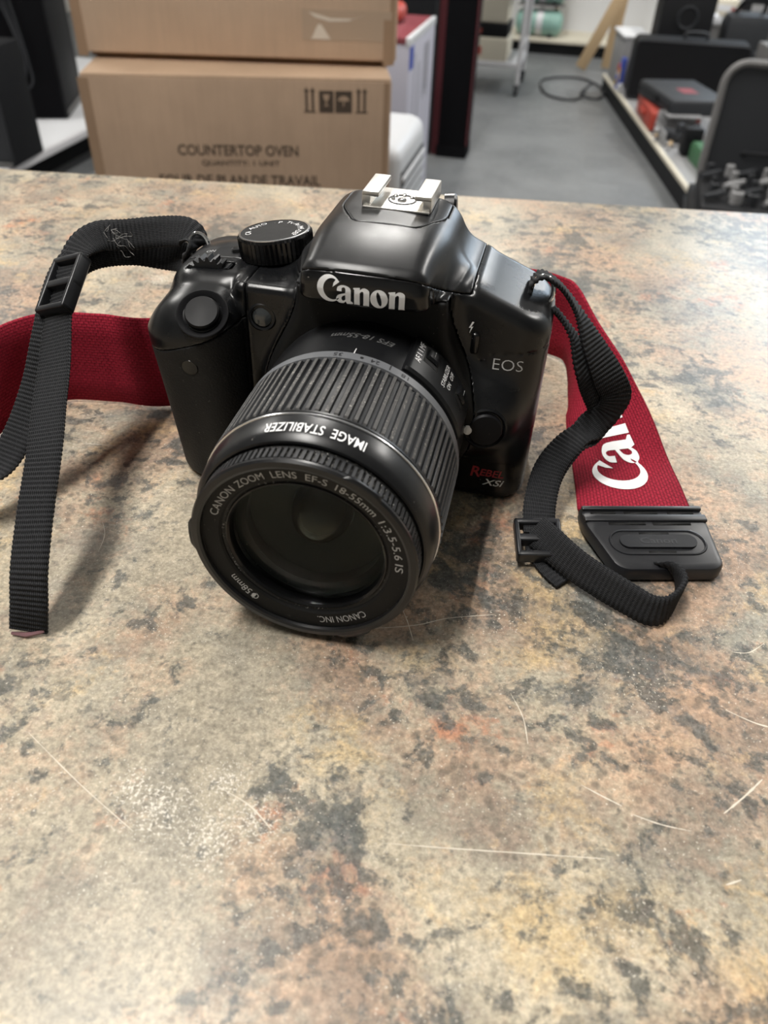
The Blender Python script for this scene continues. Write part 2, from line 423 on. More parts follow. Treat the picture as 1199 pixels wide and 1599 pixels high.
# ------------------------------------------------------------------ counter
def laminate():
    mt = mat('stone_print_laminate', (0.35, 0.28, 0.2), 0.34, spec=0.45); t = NT(mt); v = t.obj()
    nz = t.new('ShaderNodeTexNoise', i_Scale=30.0, i_Detail=3.0); t.link(v, nz.inputs['Vector'])
    off = t.new('ShaderNodeVectorMath', operation='MULTIPLY_ADD'); t.link(nz.outputs['Color'], off.inputs[0]); off.inputs[1].default_value = (0.012,)*3; t.link(v, off.inputs[2]); vd = off.outputs[0]
    fine = t.noise(v, 1000, 3, 0.7); mid = t.noise(v, 230, 5, 0.74); grain = t.noise(v, 520, 4, 0.75)
    c = t.ramp(t.noise(vd, 18, 6, 0.66), [(0.32, (0.280, 0.252, 0.200)), (0.48, (0.410, 0.356, 0.268)), (0.66, (0.545, 0.472, 0.356))])
    def cloud(scale, lo, hi, amt, col):
        nonlocal c
        k = t.math('ADD', t.noise(vd, scale, 6, 0.68), t.math('MULTIPLY', t.math('SUBTRACT', mid, 0.5), 0.34))
        c = t.mix(t.ramp(k, [(lo, 0.0), (hi, amt)]), c, col)
    cloud(11.3, 0.47, 0.62, 0.70, (0.200, 0.208, 0.188))       # grey green
    cloud(13.0, 0.455, 0.62, 0.78, (0.475, 0.300, 0.195))      # peach
    cloud(23.0, 0.52, 0.66, 0.70, (0.215, 0.165, 0.128))       # brown
    cloud(19.0, 0.54, 0.67, 0.75, (0.520, 0.385, 0.205))       # golden sand
    cloud(29.0, 0.60, 0.70, 0.75, (0.420, 0.180, 0.100))       # rust
    cloud(15.7, 0.54, 0.66, 0.75, (0.105, 0.125, 0.130))      # slate
    # small dark blots gathered in clusters
    clu = t.noise(vd, 15, 4, 0.6)
    b1 = t.math('ADD', t.noise(vd, 130, 5, 0.66), t.math('MULTIPLY', t.math('SUBTRACT', clu, 0.5), 0.75))
    c = t.mix(t.ramp(b1, [(0.540, 0.0), (0.615, 0.78)]), c, t.ramp(grain, [(0.35, (0.045, 0.052, 0.053)), (0.65, (0.120, 0.124, 0.115))]))
    vo2 = t.new('ShaderNodeTexVoronoi', i_Scale=300.0, i_Randomness=1.0); t.link(vd, vo2.inputs['Vector'])
    pep = t.math('ADD', t.math('MULTIPLY', vo2.outputs['Distance'], -0.7), t.math('ADD', t.math('MULTIPLY', fine, 0.35), t.math('MULTIPLY', t.noise(vd, 26, 4, 0.6), 1.1)))
    c = t.mix(t.ramp(pep, [(0.54, 0.0), (0.66, 0.55)]), c, (0.120, 0.105, 0.085))
    b2 = t.math('ADD', t.noise(vd, 300, 4, 0.65), t.math('MULTIPLY', t.math('SUBTRACT', t.noise(vd, 33, 4, 0.6), 0.5), 0.55))
    c = t.mix(t.ramp(b2, [(0.585, 0.0), (0.65, 0.50)]), c, (0.098, 0.104, 0.098))
    c = t.mix(0.55, c, t.ramp(mid, [(0.28, (0.24, 0.25, 0.25)), (0.72, (0.80, 0.79, 0.78))]), 'OVERLAY')
    c = t.mix(0.75, c, t.ramp(grain, [(0.25, (0.22, 0.22, 0.22)), (0.75, (0.80, 0.80, 0.80))]), 'OVERLAY')
    c = t.mix(0.45, c, t.ramp(fine, [(0.25, (0.2, 0.2, 0.2)), (0.75, (0.8, 0.8, 0.8))]), 'OVERLAY')
    spk = t.math('ADD', t.noise(v, 1250, 2, 0.6), t.math('MULTIPLY', t.math('SUBTRACT', t.noise(v, 45, 3), 0.5), 0.25))
    c = t.mix(t.ramp(spk, [(0.66, 0.0), (0.71, 0.8)]), c, (0.74, 0.68, 0.57))
    # rubbed spots where the print has worn through
    def worn(cx, cy, rad):
        d = t.new('ShaderNodeVectorMath', operation='DISTANCE'); t.link(v, d.inputs[0]); d.inputs[1].default_value = (cx, cy, 0)
        return t.ramp(d.outputs['Value'], [(0.0, 1.0), (rad, 0.0)])
    ca, sa = math.cos(R(-CT_ROT)), math.sin(R(-CT_ROT)); msk = None
    for x, y, rad in ((-0.019, -0.129, 0.021), (-0.004, -0.133, 0.021), (-0.006, -0.119, 0.014), (-0.027, -0.126, 0.013), (0.004, -0.127, 0.015), (-0.148, 0.148, 0.018), (-0.118, 0.10, 0.012)):
        w_ = worn(x*ca-y*sa, x*sa+y*ca, rad); msk = w_ if msk is None else t.math('MAXIMUM', msk, w_)
    fl = t.noise(v, 1100, 4, 0.7)
    wk = t.ramp(t.math('ADD', t.math('MULTIPLY', msk, 0.21), fl), [(0.70, 0.0), (0.75, 1.0)])
    c = t.mix(t.math('MULTIPLY', wk, 0.85), c, (0.78, 0.72, 0.62))
    t.link(c, t.b.inputs['Base Color'])
    t.link(t.math('ADD', t.math('MULTIPLY', mid, 0.22), t.math('ADD', t.math('MULTIPLY', wk, 0.2), 0.24)), t.b.inputs['Roughness'])
    t.bump(t.math('ADD', t.math('MULTIPLY', fine, 0.4), mid), 0.12, 0.0004)
    return mt
CT_ROT = 8.65
M['laminate'] = laminate(); M['cab'] = mat('dark_cabinet', (0.03, 0.028, 0.027), 0.5)
cab = thing('counter_cabinet', 'dark cabinet carrying the stone patterned counter top', 'cabinet', (0, 0, 0), R(CT_ROT))
B().box((-1500, -480, 80), (1500, 290, ZT*1000-40), 4).done('carcass', M['cab'], cab, False)
B().box((-1480, -440, 0), (1480, 250, 80)).done('plinth', M['cab'], cab, False)
for k in range(4): 
    d_ = B().box((-1490+747*k, 290, 120), (-1490+747*k+735, 306, ZT*1000-60), 3).done('panel', M['cab'], cab, False)
top = thing('countertop', 'mottled tan and grey stone patterned laminate counter top with pale scratches', 'countertop', (0, 0, ZT), R(CT_ROT))
ct = B(); ct.box((-1600, -560, -40), (1600, 331.5, 0), 3.0, 3); ct.done('slab', M['laminate'], top, True)
M['scratch'] = mat('pale_scratch', (0.70, 0.63, 0.52), 0.6)
def scratch(pts, wd):
    ca, sa = math.cos(R(-CT_ROT)), math.sin(R(-CT_ROT)); P = [np.array((x*ca-y*sa, x*sa+y*ca)) for x, y in pts]; P = catmull(P, 6)
    vs_ = []; fs_ = []
    for i, p in enumerate(P):
        tt = P[min(i+1, len(P)-1)]-P[max(i-1, 0)]; nn = np.array((-tt[1], tt[0]))/max(np.linalg.norm(tt), 1e-6); w_ = wd*(0.25+0.75*math.sin(PI*(i+0.3)/len(P)))*(0.6+0.8*random.random())/2
        vs_ += [(*(p+nn*w_), 0.03), (*(p-nn*w_), 0.03)]
    for i in range(len(P)-1): fs_.append((2*i, 2*i+1, 2*i+3, 2*i+2))
    pyobj('scratch', vs_, fs_, M['scratch'], top, False)
for pts, wd in (([(35, -125), (50, -122.6), (68, -119.5), (86, -116.4)], 0.32), ([(114.3, -98), (120, -91.8), (124.9, -85.9)], 0.55), ([(80, -98.6), (85, -100.4), (90, -102)], 0.4), ([(92, -103.5), (99, -104.6), (106, -104.6)], 0.3),
                ([(18, -61.5), (30, -57), (39, -51.8), (52, -47)], 0.3), ([(23.7, -50.3), (27, -56), (30.2, -63.1)], 0.3), ([(122, -44), (127, -43), (132, -38)], 0.3), ([(118, -66), (126, -68.6), (134, -69)], 0.4), ([(113, -116), (116.5, -114)], 0.4),
                ([(-112, 1), (-101, 3), (-93, 4.2)], 0.3), ([(-82, -38), (-78, -44), (-76, -52)], 0.28), ([(-60, -118), (-40, -128), (-22, -136)], 0.25), ([(60, -75), (64, -82), (66, -90)], 0.25), ([(140, -20), (150, 2), (158, 20)], 0.3), ([(-6, -121), (2, -123.5), (9, -128)], 0.35)):
    scratch(pts, wd)


# ------------------------------------------------------------------ the camera on the counter
camera = thing('digital_camera', 'black digital reflex camera with zoom lens standing on the mottled counter', 'camera', (0, 0, ZT))
AX = 35.0                                     # height of the lens axis
def top_z(x, y):
    right = 77.0-0.40*np.maximum(x-31, 0)
    left = 72.0+0.055*(x+40)-0.02*np.maximum(y-25, 0)
    return np.where(x > -10, right, left)
def body_sdf(x, y, z):
    # main block
    sl = sstep(-35, -62, x)
    xs = x+(0.085*(z-54)-0.40*np.maximum(z-57, 0))*sl
    q = np.maximum(np.abs(xs+9)-64+10, 0); q2 = np.maximum(np.abs(y-28)-20+10, 0)
    qi = np.minimum(np.maximum(np.abs(xs+9)-64+10, np.abs(y-28)-20+10), 0)
    plan = np.sqrt(q*q+q2*q2)+qi-10
    d = smax(plan, (z-top_z(x, y))*0.95, 5.0)
    d = smax(d, 0.6-z, 3.0)
    # hand grip with its sloping top
    ys = y+0.075*(z-60)*sstep(8, -6, y)
    gx = np.abs(xs+57.2)-15.8+13; gy = np.abs(ys-14)-26.3+13
    g = np.sqrt(np.maximum(gx, 0)**2+np.maximum(gy, 0)**2)+np.minimum(np.maximum(gx, gy), 0)-13
    gt = (z-(68.3+0.17*y+0.05*(x+57)))*0.985
    g = smax(g, gt, 13.0); g = smax(g, 0.6-z, 3.0)
    d = smin(d, g, 2.5)
    # pillar between grip and mount
    p = rbox(x, y, z, (-45, 3.0, 0.6), (-24, 24, 72.3), 2.6)
    d = smin(d, p, 2.0)
    # lens mount housing
    c = np.sqrt(x*x+(z-AX)**2)-34.6
    bx = np.maximum(np.abs(x-0.5)-23.5, np.abs(z-56)-21)
    hs = smin(c, bx, 10.0)
    hs = smax(hs, np.abs(y-9)-10.0, 3.0); hs = smax(hs, 0.6-z, 2.0)
    d = smin(d, hs, 5.0)
    # swelling around the lens release button
    e = np.sqrt(((x-38)/11)**2+((y-6.5)/6.5)**2+((z-35)/12.5)**2)
    d = smin(d, (e-1)*6.0, 6.0)
    # finder hump with the built-in flash
    ss = 0.10+0.38*sstep(-8, 22, y)
    wid = 18.6+2.2*sstep(-5, 20, y)+(87-z)*ss
    side = (np.abs(x)-wid)/np.sqrt(1+ss*ss)
    topz = np.where(y < 16, 92.3-0.0062*(16-y)**2-0.03*(16-y), 92.3+0.01*(np.minimum(y, 40)-16))-0.004*x*x
    pr = smax(side, (z-topz)*0.94, 5.0)
    fr = (-11.6-y+0.006*x*x+0.10*np.abs(z-81))
    pr = smax(pr, fr, 3.6)
    pr = smax(pr, y-45, 4.0)
    pr = smax(pr, 76.2-z, 1.6)
    kk = 1.6+6.5*sstep(2, 18, y)
    d = smin(d, pr, kk)
    # recesses
    d = np.maximum(d, -(np.maximum(np.sqrt((x+55.5)**2+(z-48.6)**2)-2.9, np.abs(y+9)-2.0+0*x)))
    d = np.maximum(d, -rbox(x, y, z, (-64.5, 13.2, 67.6), (-49.0, 18.4, 80), 1.0))
    # seams
    zs = 57.0+0.14*(x-35)-2.2*sstep(38, 34.5, x)
    gro = np.maximum(np.maximum(np.abs(z-zs)-0.22, -(d+0.45)), 34.2-x)
    d = np.maximum(d, -gro)
    return d
FL_Y = [-14, -10.5, -7.5, 9, 48]; FL_Z = [87.2, 86.6, 84.0, 75.6, 74.6]
def r_flash(x, y, z):
    return np.maximum(np.maximum((np.interp(y, FL_Y, FL_Z)-z)*0.8, np.abs(x)-29.5), -13-y)
def r_shoe(x, y):
    u = np.abs(x-1.0); return smax(smax(14.0-y, (u-9.8-0.5*(y-14.0))*0.89, 2.0), smax(u-16.5, y-42.0, 2.0), 2.0)
def r_shutter(x, y, z): return np.maximum(np.maximum(x+40.6, y-21.2), (75.2+0.33*x-0.9*sstep(-2, -12, y)-z)*0.95)
def r_deck(x, y, z): return np.maximum(np.maximum(x+15, 21.2-y), np.maximum(67.0-z, -r_flash(x, y, z)))
def r_mount(x, y, z):
    c = np.sqrt(x*x+(z-AX)**2)-35.6; bx = np.maximum(np.abs(x-0.5)-23.0, np.abs(z-56)-20.6)
    return smax(smax(smin(c, bx, 12.0), y-9.0, 1.0), z-76.4, 1.0)
def r_name(x, y, z):
    return np.maximum(np.maximum(-r_flash(x, y, z), y+3.0), np.maximum(76.5-z, np.abs(x)-21.5))
def r_grip(x, y, z): return np.maximum(np.maximum(x+40.6, y-30), -(75.2+0.33*x-0.9*sstep(-2, -12, y)-z)*0.95)
G_ = 0.10
H_ = 0.55
sdf_part('flash_cover', lambda x, y, z: np.maximum(np.maximum(body_sdf(x, y, z), r_flash(x, y, z)+G_), -np.maximum(r_shoe(x, y), 89.5-z)+G_), (-32, -15, 72), (32, 49, 95), H_, M['top_black'], camera)
sdf_part('shutter_housing', lambda x, y, z: np.maximum(body_sdf(x, y, z), r_shutter(x, y, z)+G_), (-77, -16, 48), (-39, 23, 76), H_, M['satin_black'], camera)
sdf_part('top_deck', lambda x, y, z: np.maximum(body_sdf(x, y, z), r_deck(x, y, z)+G_), (-77, 20, 65), (-13, 50, 82), H_, M['top_black'], camera)
sdf_part('hand_grip', lambda x, y, z: np.maximum(body_sdf(x, y, z), r_grip(x, y, z)+G_), (-77, -16, -1), (-39, 32, 64), H_, M['rubber'], camera)
def r_rest(x, y, z):
    return np.maximum(np.maximum(-r_flash(x, y, z), -r_shutter(x, y, z)), np.maximum(-r_deck(x, y, z), np.maximum(np.maximum(-r_mount(x, y, z), -r_name(x, y, z)), -r_grip(x, y, z))))
sdf_part('front_cover', lambda x, y, z: np.maximum(body_sdf(x, y, z), r_rest(x, y, z)+G_), (-77, -15, -1), (59, 50, 90), 0.62, M['satin_black'], camera)

sdf_part('mount_housing', lambda x, y, z: np.maximum(body_sdf(x, y, z), r_mount(x, y, z)+G_), (-40, -4, -1), (40, 11, 78), 0.6, M['matte_black'], camera)
sdf_part('nameplate', lambda x, y, z: np.maximum(body_sdf(x, y, z), r_name(x, y, z)+0.05), (-24, -15, 75), (24, -1, 90), 0.45, M['gloss_black'], camera)

def march(o, d, tmax=60.0, n=600):
    """first body surface point along rays o + t d (arrays, millimetres)"""
    o = np.atleast_2d(np.asarray(o, float)); d = np.asarray(d, float); d = d/np.linalg.norm(d)
    t = np.linspace(0, tmax, n); P = o[:, None, :]+t[None, :, None]*d
    D = body_sdf(P[..., 0], P[..., 1], P[..., 2]); k = np.argmax(D < 0, axis=1); k = np.maximum(k, 1)
    r = np.arange(len(o)); d0, d1 = D[r, k-1], D[r, k]
    tt = t[k-1]+(t[k]-t[k-1])*np.clip(d0/np.where(d0-d1 == 0, 1, d0-d1), 0, 1)
    return o+tt[:, None]*d
def grad(p, e=0.3):
    p = np.asarray(p, float); g = np.zeros(3)
    for q in range(3):
        a = p.copy(); b = p.copy(); a[q] += e; b[q] -= e
        g[q] = float(body_sdf(a[0], a[1], a[2])-body_sdf(b[0], b[1], b[2]))
    return Vector(g).normalized()
def front_print(name, v, f, cx, cz, material, parent, off=0.07, rot=0.0):
    v, f = split_long(v, f, 1.6)
    c, s = math.cos(rot), math.sin(rot)
    x = cx+v[:, 0]*c-v[:, 1]*s; z = cz+v[:, 0]*s+v[:, 1]*c
    P = march(np.stack([x, np.full_like(x, -22.0), z], 1), (0, 1, 0)); P[:, 1] -= off
    return pyobj(name, P, f, material, parent)

v, f = canon_logo(); lo = v.min(0)
front_print('nameplate_lettering', fit2d(v, 25.6), f, 0.0, 81.0, M['white_print'], camera, rot=R(-1.0))
v, f = text2d('EOS', bold=-0.012); front_print('model_lettering', fit2d(v, 9.4, 3.6), f, 43.4, 54.6, M['grey_print'], camera)
# model badge: dark plate with red and white lettering
v, f = poly2d([rrect(-9.5, 9.5, -6.2, 6.2, 2.0)]); badge = front_print('model_badge', v, f, 41.5, 10.4, M['gloss_black'], camera, off=0.10)
v, f = text2d('R', bold=0.018, shear=0.15); front_print('badge_lettering', fit2d(v, 3.4, 4.6), f, 37.8, 12.0, M['red_print'], badge, off=0.24)
v, f = text2d('EBEL', bold=0.018, shear=0.2); front_print('badge_lettering', fit2d(v, 8.4, 3.0), f, 43.5, 11.9, M['red_print'], badge, off=0.24)
v, f = text2d('XSi', bold=0.012, shear=0.3); front_print('badge_lettering', fit2d(v, 7.6, 2.7), f, 44.4, 8.0, M['white_print'], badge, off=0.24)

# shutter button in its collar
sp = march([[-51.0, -7.0, 90]], (0, 0, -1))[0]; sn = grad(sp)
sb = B(); sb.lathe([(8.2, -1.5), (8.15, 0.05), (7.85, 0.15), (7.2, -0.1), (6.2, -0.7), (6.0, -1.5)], sp, sn, 48)
sb = sb.done('shutter_collar', M['button_black'], camera)
b_ = B(); b_.lathe([(5.4, -1.0), (5.4, 0.9), (5.0, 1.45), (3.0, 1.2), (0, 1.05)], sp, sn, 40); b_.done('shutter_button', M['button_black'], camera)
# control wheel standing in its slot
wh = B(); nn = 20; pts = []
wc = Vector((-56.8, 15.8, 67.2)); 
for k in range(nn*4):
    r_ = 8.4 if (k % 4) < 2 else 7.0; a = 2*PI*k/(nn*4); pts.append((r_*math.cos(a), r_*math.sin(a)))
wh.prism(pts, lambda u, v_, d: (wc.x+u, wc.y+d, wc.z+v_*0.9), -2.1, 2.1); wh.done('control_wheel', M['rib_groove'], camera, smooth=False)
# mode dial
ax_ = Vector((-0.12, 0.04, 1)).normalized(); dc = Vector((-38.0, 28.2, 72.2))
dial = B(); nn = 48
prof = [(9.8, -2.0), (10.8, 0.0), (12.4, 0.8), (12.4, 7.2), (11.9, 8.0)]
q = Vector((0, 0, 1)).rotation_difference(ax_); rings = []
for (r_, h) in prof:
    ring = []
    for k in range(nn*2):
        rr = r_-(0.0 if (k % 2 or r_ < 11.95) else 0.45); a = PI*k/nn
        ring.append(dial.bm.verts.new(dc+q @ Vector((rr*math.cos(a), rr*math.sin(a), h))))
    rings.append(ring)
for A, Bq in zip(rings, rings[1:]):
    for k in range(nn*2): j = (k+1) % (nn*2); dial.bm.faces.new((A[k], A[j], Bq[j], Bq[k]))
dial.bm.faces.new(rings[-1]); dial.bm.faces.new(rings[0][::-1])
dial = dial.done('mode_dial', M['gloss_black'], camera, sharp=20)
b_ = B(); b_.lathe([(11.75, 7.8), (11.75, 8.25), (11.1, 8.35), (11.1, 8.0)], dc, ax_, 64); b_.done('rim', M['silver'], dial)
b_ = B(); b_.lathe([(11.1, 8.0), (11.1, 8.2), (0, 8.2)], dc, ax_, 48); b_.done('dial_face', M['matte_black'], dial)
for tx, an in (('P', 95), ('Tv', 70), ('Av', 45), ('M', 22), ('A-DEP', -8), ('CA', 200), ('AUTO', 150)):
    v, f = text2d(tx); v = fit2d(v, height=1.9)
    u_ = q @ Vector((math.cos(R(an)), math.sin(R(an)), 0)); t_ = q @ Vector((-math.sin(R(an)), math.cos(R(an)), 0))
    P = [dc+ax_*8.28+u_*(8.6-(0.0)+p[0]*0)+(-t_)*p[0]+u_*p[1] for p in v]
    pyobj('dial_mark', [tuple(p) for p in P], f, M['white_print'], dial)
# power switch beside the dial
b_ = B(); b_.box((-53.5, 24.5, 71.0), (-48.5, 28.0, 74.2), 1.0, rot=Matrix.Rotation(R(25), 3, 'Z')); b_.done('power_switch', M['satin_black'], camera)
v, f = text2d('ON'); v = fit2d(v, height=1.5)
P = march(np.stack([-60.5+v[:, 0], 25.0+v[:, 1], np.full(len(v), 90.0)], 1), (0, 0, -1)); P[:, 2] += 0.06
pyobj('switch_lettering', P, f, M['grey_print'], camera)
# red-eye lamp
lp = march([[-35.3, -22, 62.2]], (0, 1, 0))[0]
b_ = B(); b_.lathe([(4.6, -0.6), (4.6, 0.35), (4.1, 0.7), (3.5, 0.5), (3.3, -0.3)], lp, (0.1, -1, 0.12), 40); lampo = b_.done('focus_lamp', M['satin_black'], camera)
b_ = B(); b_.lathe([(3.4, -0.2), (3.0, 0.35), (1.6, 0.75), (0, 0.85)], lp, (0.1, -1, 0.12), 32); b_.done('lamp_lens', M['lamp_glass'], lampo)
# remote sensor window in the grip
wp = march([[-55.5, -22, 48.6]], (0, 1, 0))[0]
b_ = B(); b_.lathe([(2.8, -0.2), (2.6, 0.1), (0, 0.2)], wp, grad((-55.5, wp[1]-1.0, 53.5)), 28); b_.done('sensor_window', M['gloss_black'], camera)
# flash pop-up button with its bolt mark
fb = march([[32.3, -22, 60.6]], (0, 1, 0))[0]; fn_ = grad(fb, 1.0)
b_ = B(); b_.box((-1.3, -1.2, -3.6), (1.3, 0.9, 3.6), 0.9, 3, at=fb); b_.done('flash_button', M['gloss_black'], camera)
v, f = poly2d([[(0.2, 2.4), (-0.9, -0.2), (-0.1, 0.0), (-0.5, -2.4), (0.7, 0.5), (-0.1, 0.3), (0.9, 2.3)]])
front_print('bolt_mark', fit2d(v, height=4.0), f, 30.6, 65.6, M['white_print'], camera)
# lens release button with recess ring
rb_ = march([[39.4, -22, 35.0]], (0, 1, 0))[0]; rn = Vector((0.18, -1, 0.12)).normalized()
b_ = B(); b_.lathe([(7.2, -3.0), (7.2, 0.2), (6.6, 0.6), (6.0, 0.2), (6.0, -1.0)], rb_, rn, 44); b_.done('release_collar', M['satin_black'], camera)
b_ = B(); b_.lathe([(5.6, -2.0), (5.6, 0.9), (5.1, 1.6), (3.0, 1.8), (0, 1.85)], rb_, rn, 40); b_.done('release_button', M['button_black'], camera)
b_ = B(); b_.lathe([(1.7, -2.5), (1.6, 0.2), (1.0, 0.7), (0, 0.9)], (34.2, -2.2, 35.0), (0.3, -1, 0.1), 24); b_.done('mount_index', M['white_print'], camera)

# hot shoe
sx0 = 1.9
shoe = sdf_part('hot_shoe', lambda x, y, z: np.maximum(body_sdf(x, y, z), np.maximum(r_shoe(x, y), 89.5-z)+G_), (-18, 12, 88), (21, 45, 94), 0.4, M['top_black'], camera)
b_ = B()
for s in (-1, 1):
    x0, x1 = (sx0-10.9, sx0-8.3) if s < 0 else (sx0+8.3, sx0+10.9)
    b_.box((x0, 26, 92.2), (x1, 44, 96.0), 0.25)
    xa, xb = (sx0-10.9, sx0-5.6) if s < 0 else (sx0+5.6, sx0+10.9)
    b_.box((xa, 26, 95.4), (xb, 44, 96.9), 0.3)
b_.box((sx0-10.5, 25, 92.1), (sx0+10.5, 44.5, 92.75), 0.2)
b_.done('rail', M['shoe_metal'], shoe)
b_ = B(); b_.lathe([(4.6, 92.6), (4.6, 92.95), (4.0, 92.95), (4.0, 92.6)], (sx0+0.3, 34, 0), (0, 0, 1), 32)
b_.done('contact_ring', M['dark_print'], shoe)
for cx, cy, r_ in ((0, 0, 1.5), (-2.6, 3.4, 0.8), (2.6, 3.4, 0.8), (0, 4.6, 0.8), (-2.9, 0.6, 0.7)):
    b_ = B(); b_.lathe([(r_, 92.6), (r_, 93.1), (r_*0.7, 93.35), (0, 93.4)], (sx0+0.3+cx, 33.4+cy, 0), (0, 0, 1), 16); b_.done('contact', M['chrome'], shoe)
b_ = B(); b_.lathe([(5.2, -2), (5.2, 1.2), (4.6, 2.0), (0, 2.0)], (16.2, 47.0, 87.0), (1, 0.1, 0.1), 28); b_.done('diopter_dial', M['satin_black'], camera)
# strap lugs
for sx_ in (-1, 1):
    b_ = B()
    c0 = Vector((-65.5, 33.0, 69.5)) if sx_ < 0 else Vector((47.0, 30.0, 70.5))
    ring = [c0+Vector((sx_*(3.0+3.6*math.cos(a)), 0.8*math.sin(a), 4.6*math.sin(a))) for a in np.linspace(0, 2*PI, 28, endpoint=False)]
    b_.tube(ring, 0.75, 8, True); b_.done('strap_ring', M['chrome'], camera)

# ------------------------------------------------------------------ the zoom lens (a part of the camera)
lens = bpy.data.objects.new('zoom_lens', None); COL.objects.link(lens); lens.parent = camera
lens.location = (0, 0, AX*MM); lens.rotation_euler = (R(0.9), 0, 0); lens.empty_display_size = 0.02
lens['label'] = 'black zoom lens with ribbed zoom ring'
def ring_mesh(name, prof, material, n=160, closed=True):
    """turned ring around the lens axis; profile of (r, distance in front of the mount)"""
    b = B(); p = list(prof)+([prof[0]] if closed else [])
    b.lathe([(r_, h) for r_, h in p], (0, 0, 0), (0, -1, 0), n); return b.done(name, material, lens, sharp=28)
def ribbed(name, r_top, r_low, y0, y1, N, duty, mats, round_=1.0, skew=0.0):
    """rubber ring: N ribs with rounded ends; material 0 on the ribs, 1 in the grooves"""
    per = 8; n = N*per
    a = 2*PI*np.arange(n)/n; ph = np.arange(n) % per
    prof = np.where(ph < round(per*duty), 1.0, 0.0)
    ys = np.array([y0, y0+0.35, y0+round_*0.6, y0+round_, y1-round_, y1-round_*0.6, y1-0.35, y1]); amp = np.array([0, 0, 0.35, 1, 1, 0.35, 0, 0])
    V = []; Fq = []; mi = []
    for yy, am in zip(ys, amp):
        rr = r_low+(r_top-r_low)*prof*am
        V += [(rr[k]*math.cos(a[k]), -yy, rr[k]*math.sin(a[k])) for k in range(n)]
    for i in range(len(ys)-1):
        for k in range(n):
            j = (k+1) % n; Fq.append((i*n+k, i*n+j, (i+1)*n+j, (i+1)*n+k))
            mi.append(0 if (prof[k] > 0 and prof[j] > 0 and 1 < i < len(ys)-3) else 1)
    return pyobj(name, V, Fq, mats, lens, smooth=False, mi=mi)
ring_mesh('rear_barrel', [(30, -0.5), (31.8, -0.5), (32.6, 0.6), (33.0, 4), (33.3, 14), (33.3, 21.4), (32.8, 22.2), (30, 22.2)], M['lens_black'])
ring_mesh('zoom_scale', [(30, 22.5), (33.9, 22.5), (34.25, 22.9), (34.25, 26.2), (33.5, 26.4), (30, 26.4)], M['scale_grey'])
ribbed('zoom_ring', 34.3, 33.45, 26.0, 53.6, 84, 0.55, [M['rib_rubber'], M['rib_groove']])
ring_mesh('rubber_edge', [(30, 53.3), (34.1, 53.3), (34.15, 54.0), (33.8, 54.3), (30, 54.3)], M['lens_black'])
ring_mesh('silver_ring', [(30, 54.3), (33.9, 54.3), (34.15, 54.6), (34.1, 55.0), (33.8, 55.1), (30, 55.1)], M['silver'])
ring_mesh('front_barrel', [(29, 55.1), (33.75, 55.1), (33.7, 58), (33.3, 61.6), (32.7, 63.2), (31.9, 64.1), (31.3, 64.2), (30.2, 63.4), (29.2, 62.0)], M['lens_black'])
ring_mesh('dust_gap', [(28, 62.4), (30.4, 62.6), (30.4, 65.2), (28, 65.4)], M['groove_dust'])
ribbed('focus_ring', 30.9, 30.2, 64.7, 69.7, 118, 0.6, [M['rib_groove'], M['groove_dust']], round_=0.5)
ring_mesh('filter_ring', [(28.9, 66.0), (30.6, 69.5), (31.05, 69.8), (31.1, 70.6), (30.6, 71.2), (29.2, 71.35), (28.5, 71.0), (28.3, 70.2), (28.5, 69.8), (28.3, 69.7), (28.4, 69.6)], M['lens_black'])
# bayonet tabs for the hood
for an in (178, 58, -62):
    prof = [(30.6, 69.9), (31.75, 70.1), (31.75, 71.0), (30.6, 71.2)]
    vs_ = []; fs_ = []
    for k in range(11):
        a = R(an-11+2.2*k); e = min(1.0, min(k, 10-k)/1.5)
        for r_, h in prof: rr = 30.6+(r_-30.6)*e; vs_.append((rr*math.cos(a), -h, rr*math.sin(a)))
    for k in range(10):
        for i in range(3): fs_.append((k*4+i, k*4+i+1, k*4+i+5, k*4+i+4))
    pyobj('hood_tab', vs_, fs_, M['lens_black'], lens)
ring_mesh('name_ring', [(28.6, 69.2), (28.4, 69.8), (23.9, 69.3), (23.3, 68.8), (23.3, 64.0), (28.6, 64.0)], M['matte_black'])
ring_mesh('dust_groove', [(23.4, 68.4), (22.5, 68.0), (22.3, 68.2), (22.3, 64.0), (23.4, 64.0)], M['groove_dust'])
ring_mesh('glass_rim', [(22.4, 68.0), (22.2, 68.5), (21.9, 68.6), (21.4, 68.0), (21.2, 67.0), (21.2, 62.0), (22.4, 62.0)], M['gloss_black'])
M['glass'] = mat('coated_glass', (0.93, 1.0, 0.96), 0.0, spec=0.5); gb = NT(M['glass']).b
gb.inputs['Transmission Weight'].default_value = 1.0; gb.inputs['IOR'].default_value = 1.14
prof = [(0, 61.0), (9, 61.2), (16, 61.8), (21.1, 62.6), (21.1, 65.6)]+[(21.1*math.sin(t)/math.sin(0.42), 65.6+(math.cos(t)-math.cos(0.42))*21.1/math.sin(0.42)) for t in np.linspace(0.42, 0, 14)[1:]]
b_ = B(); b_.lathe([(r_, h) for r_, h in prof], (0, 0, 0), (0, -1, 0), 96); b_.done('front_glass', M['glass'], lens, sharp=40)
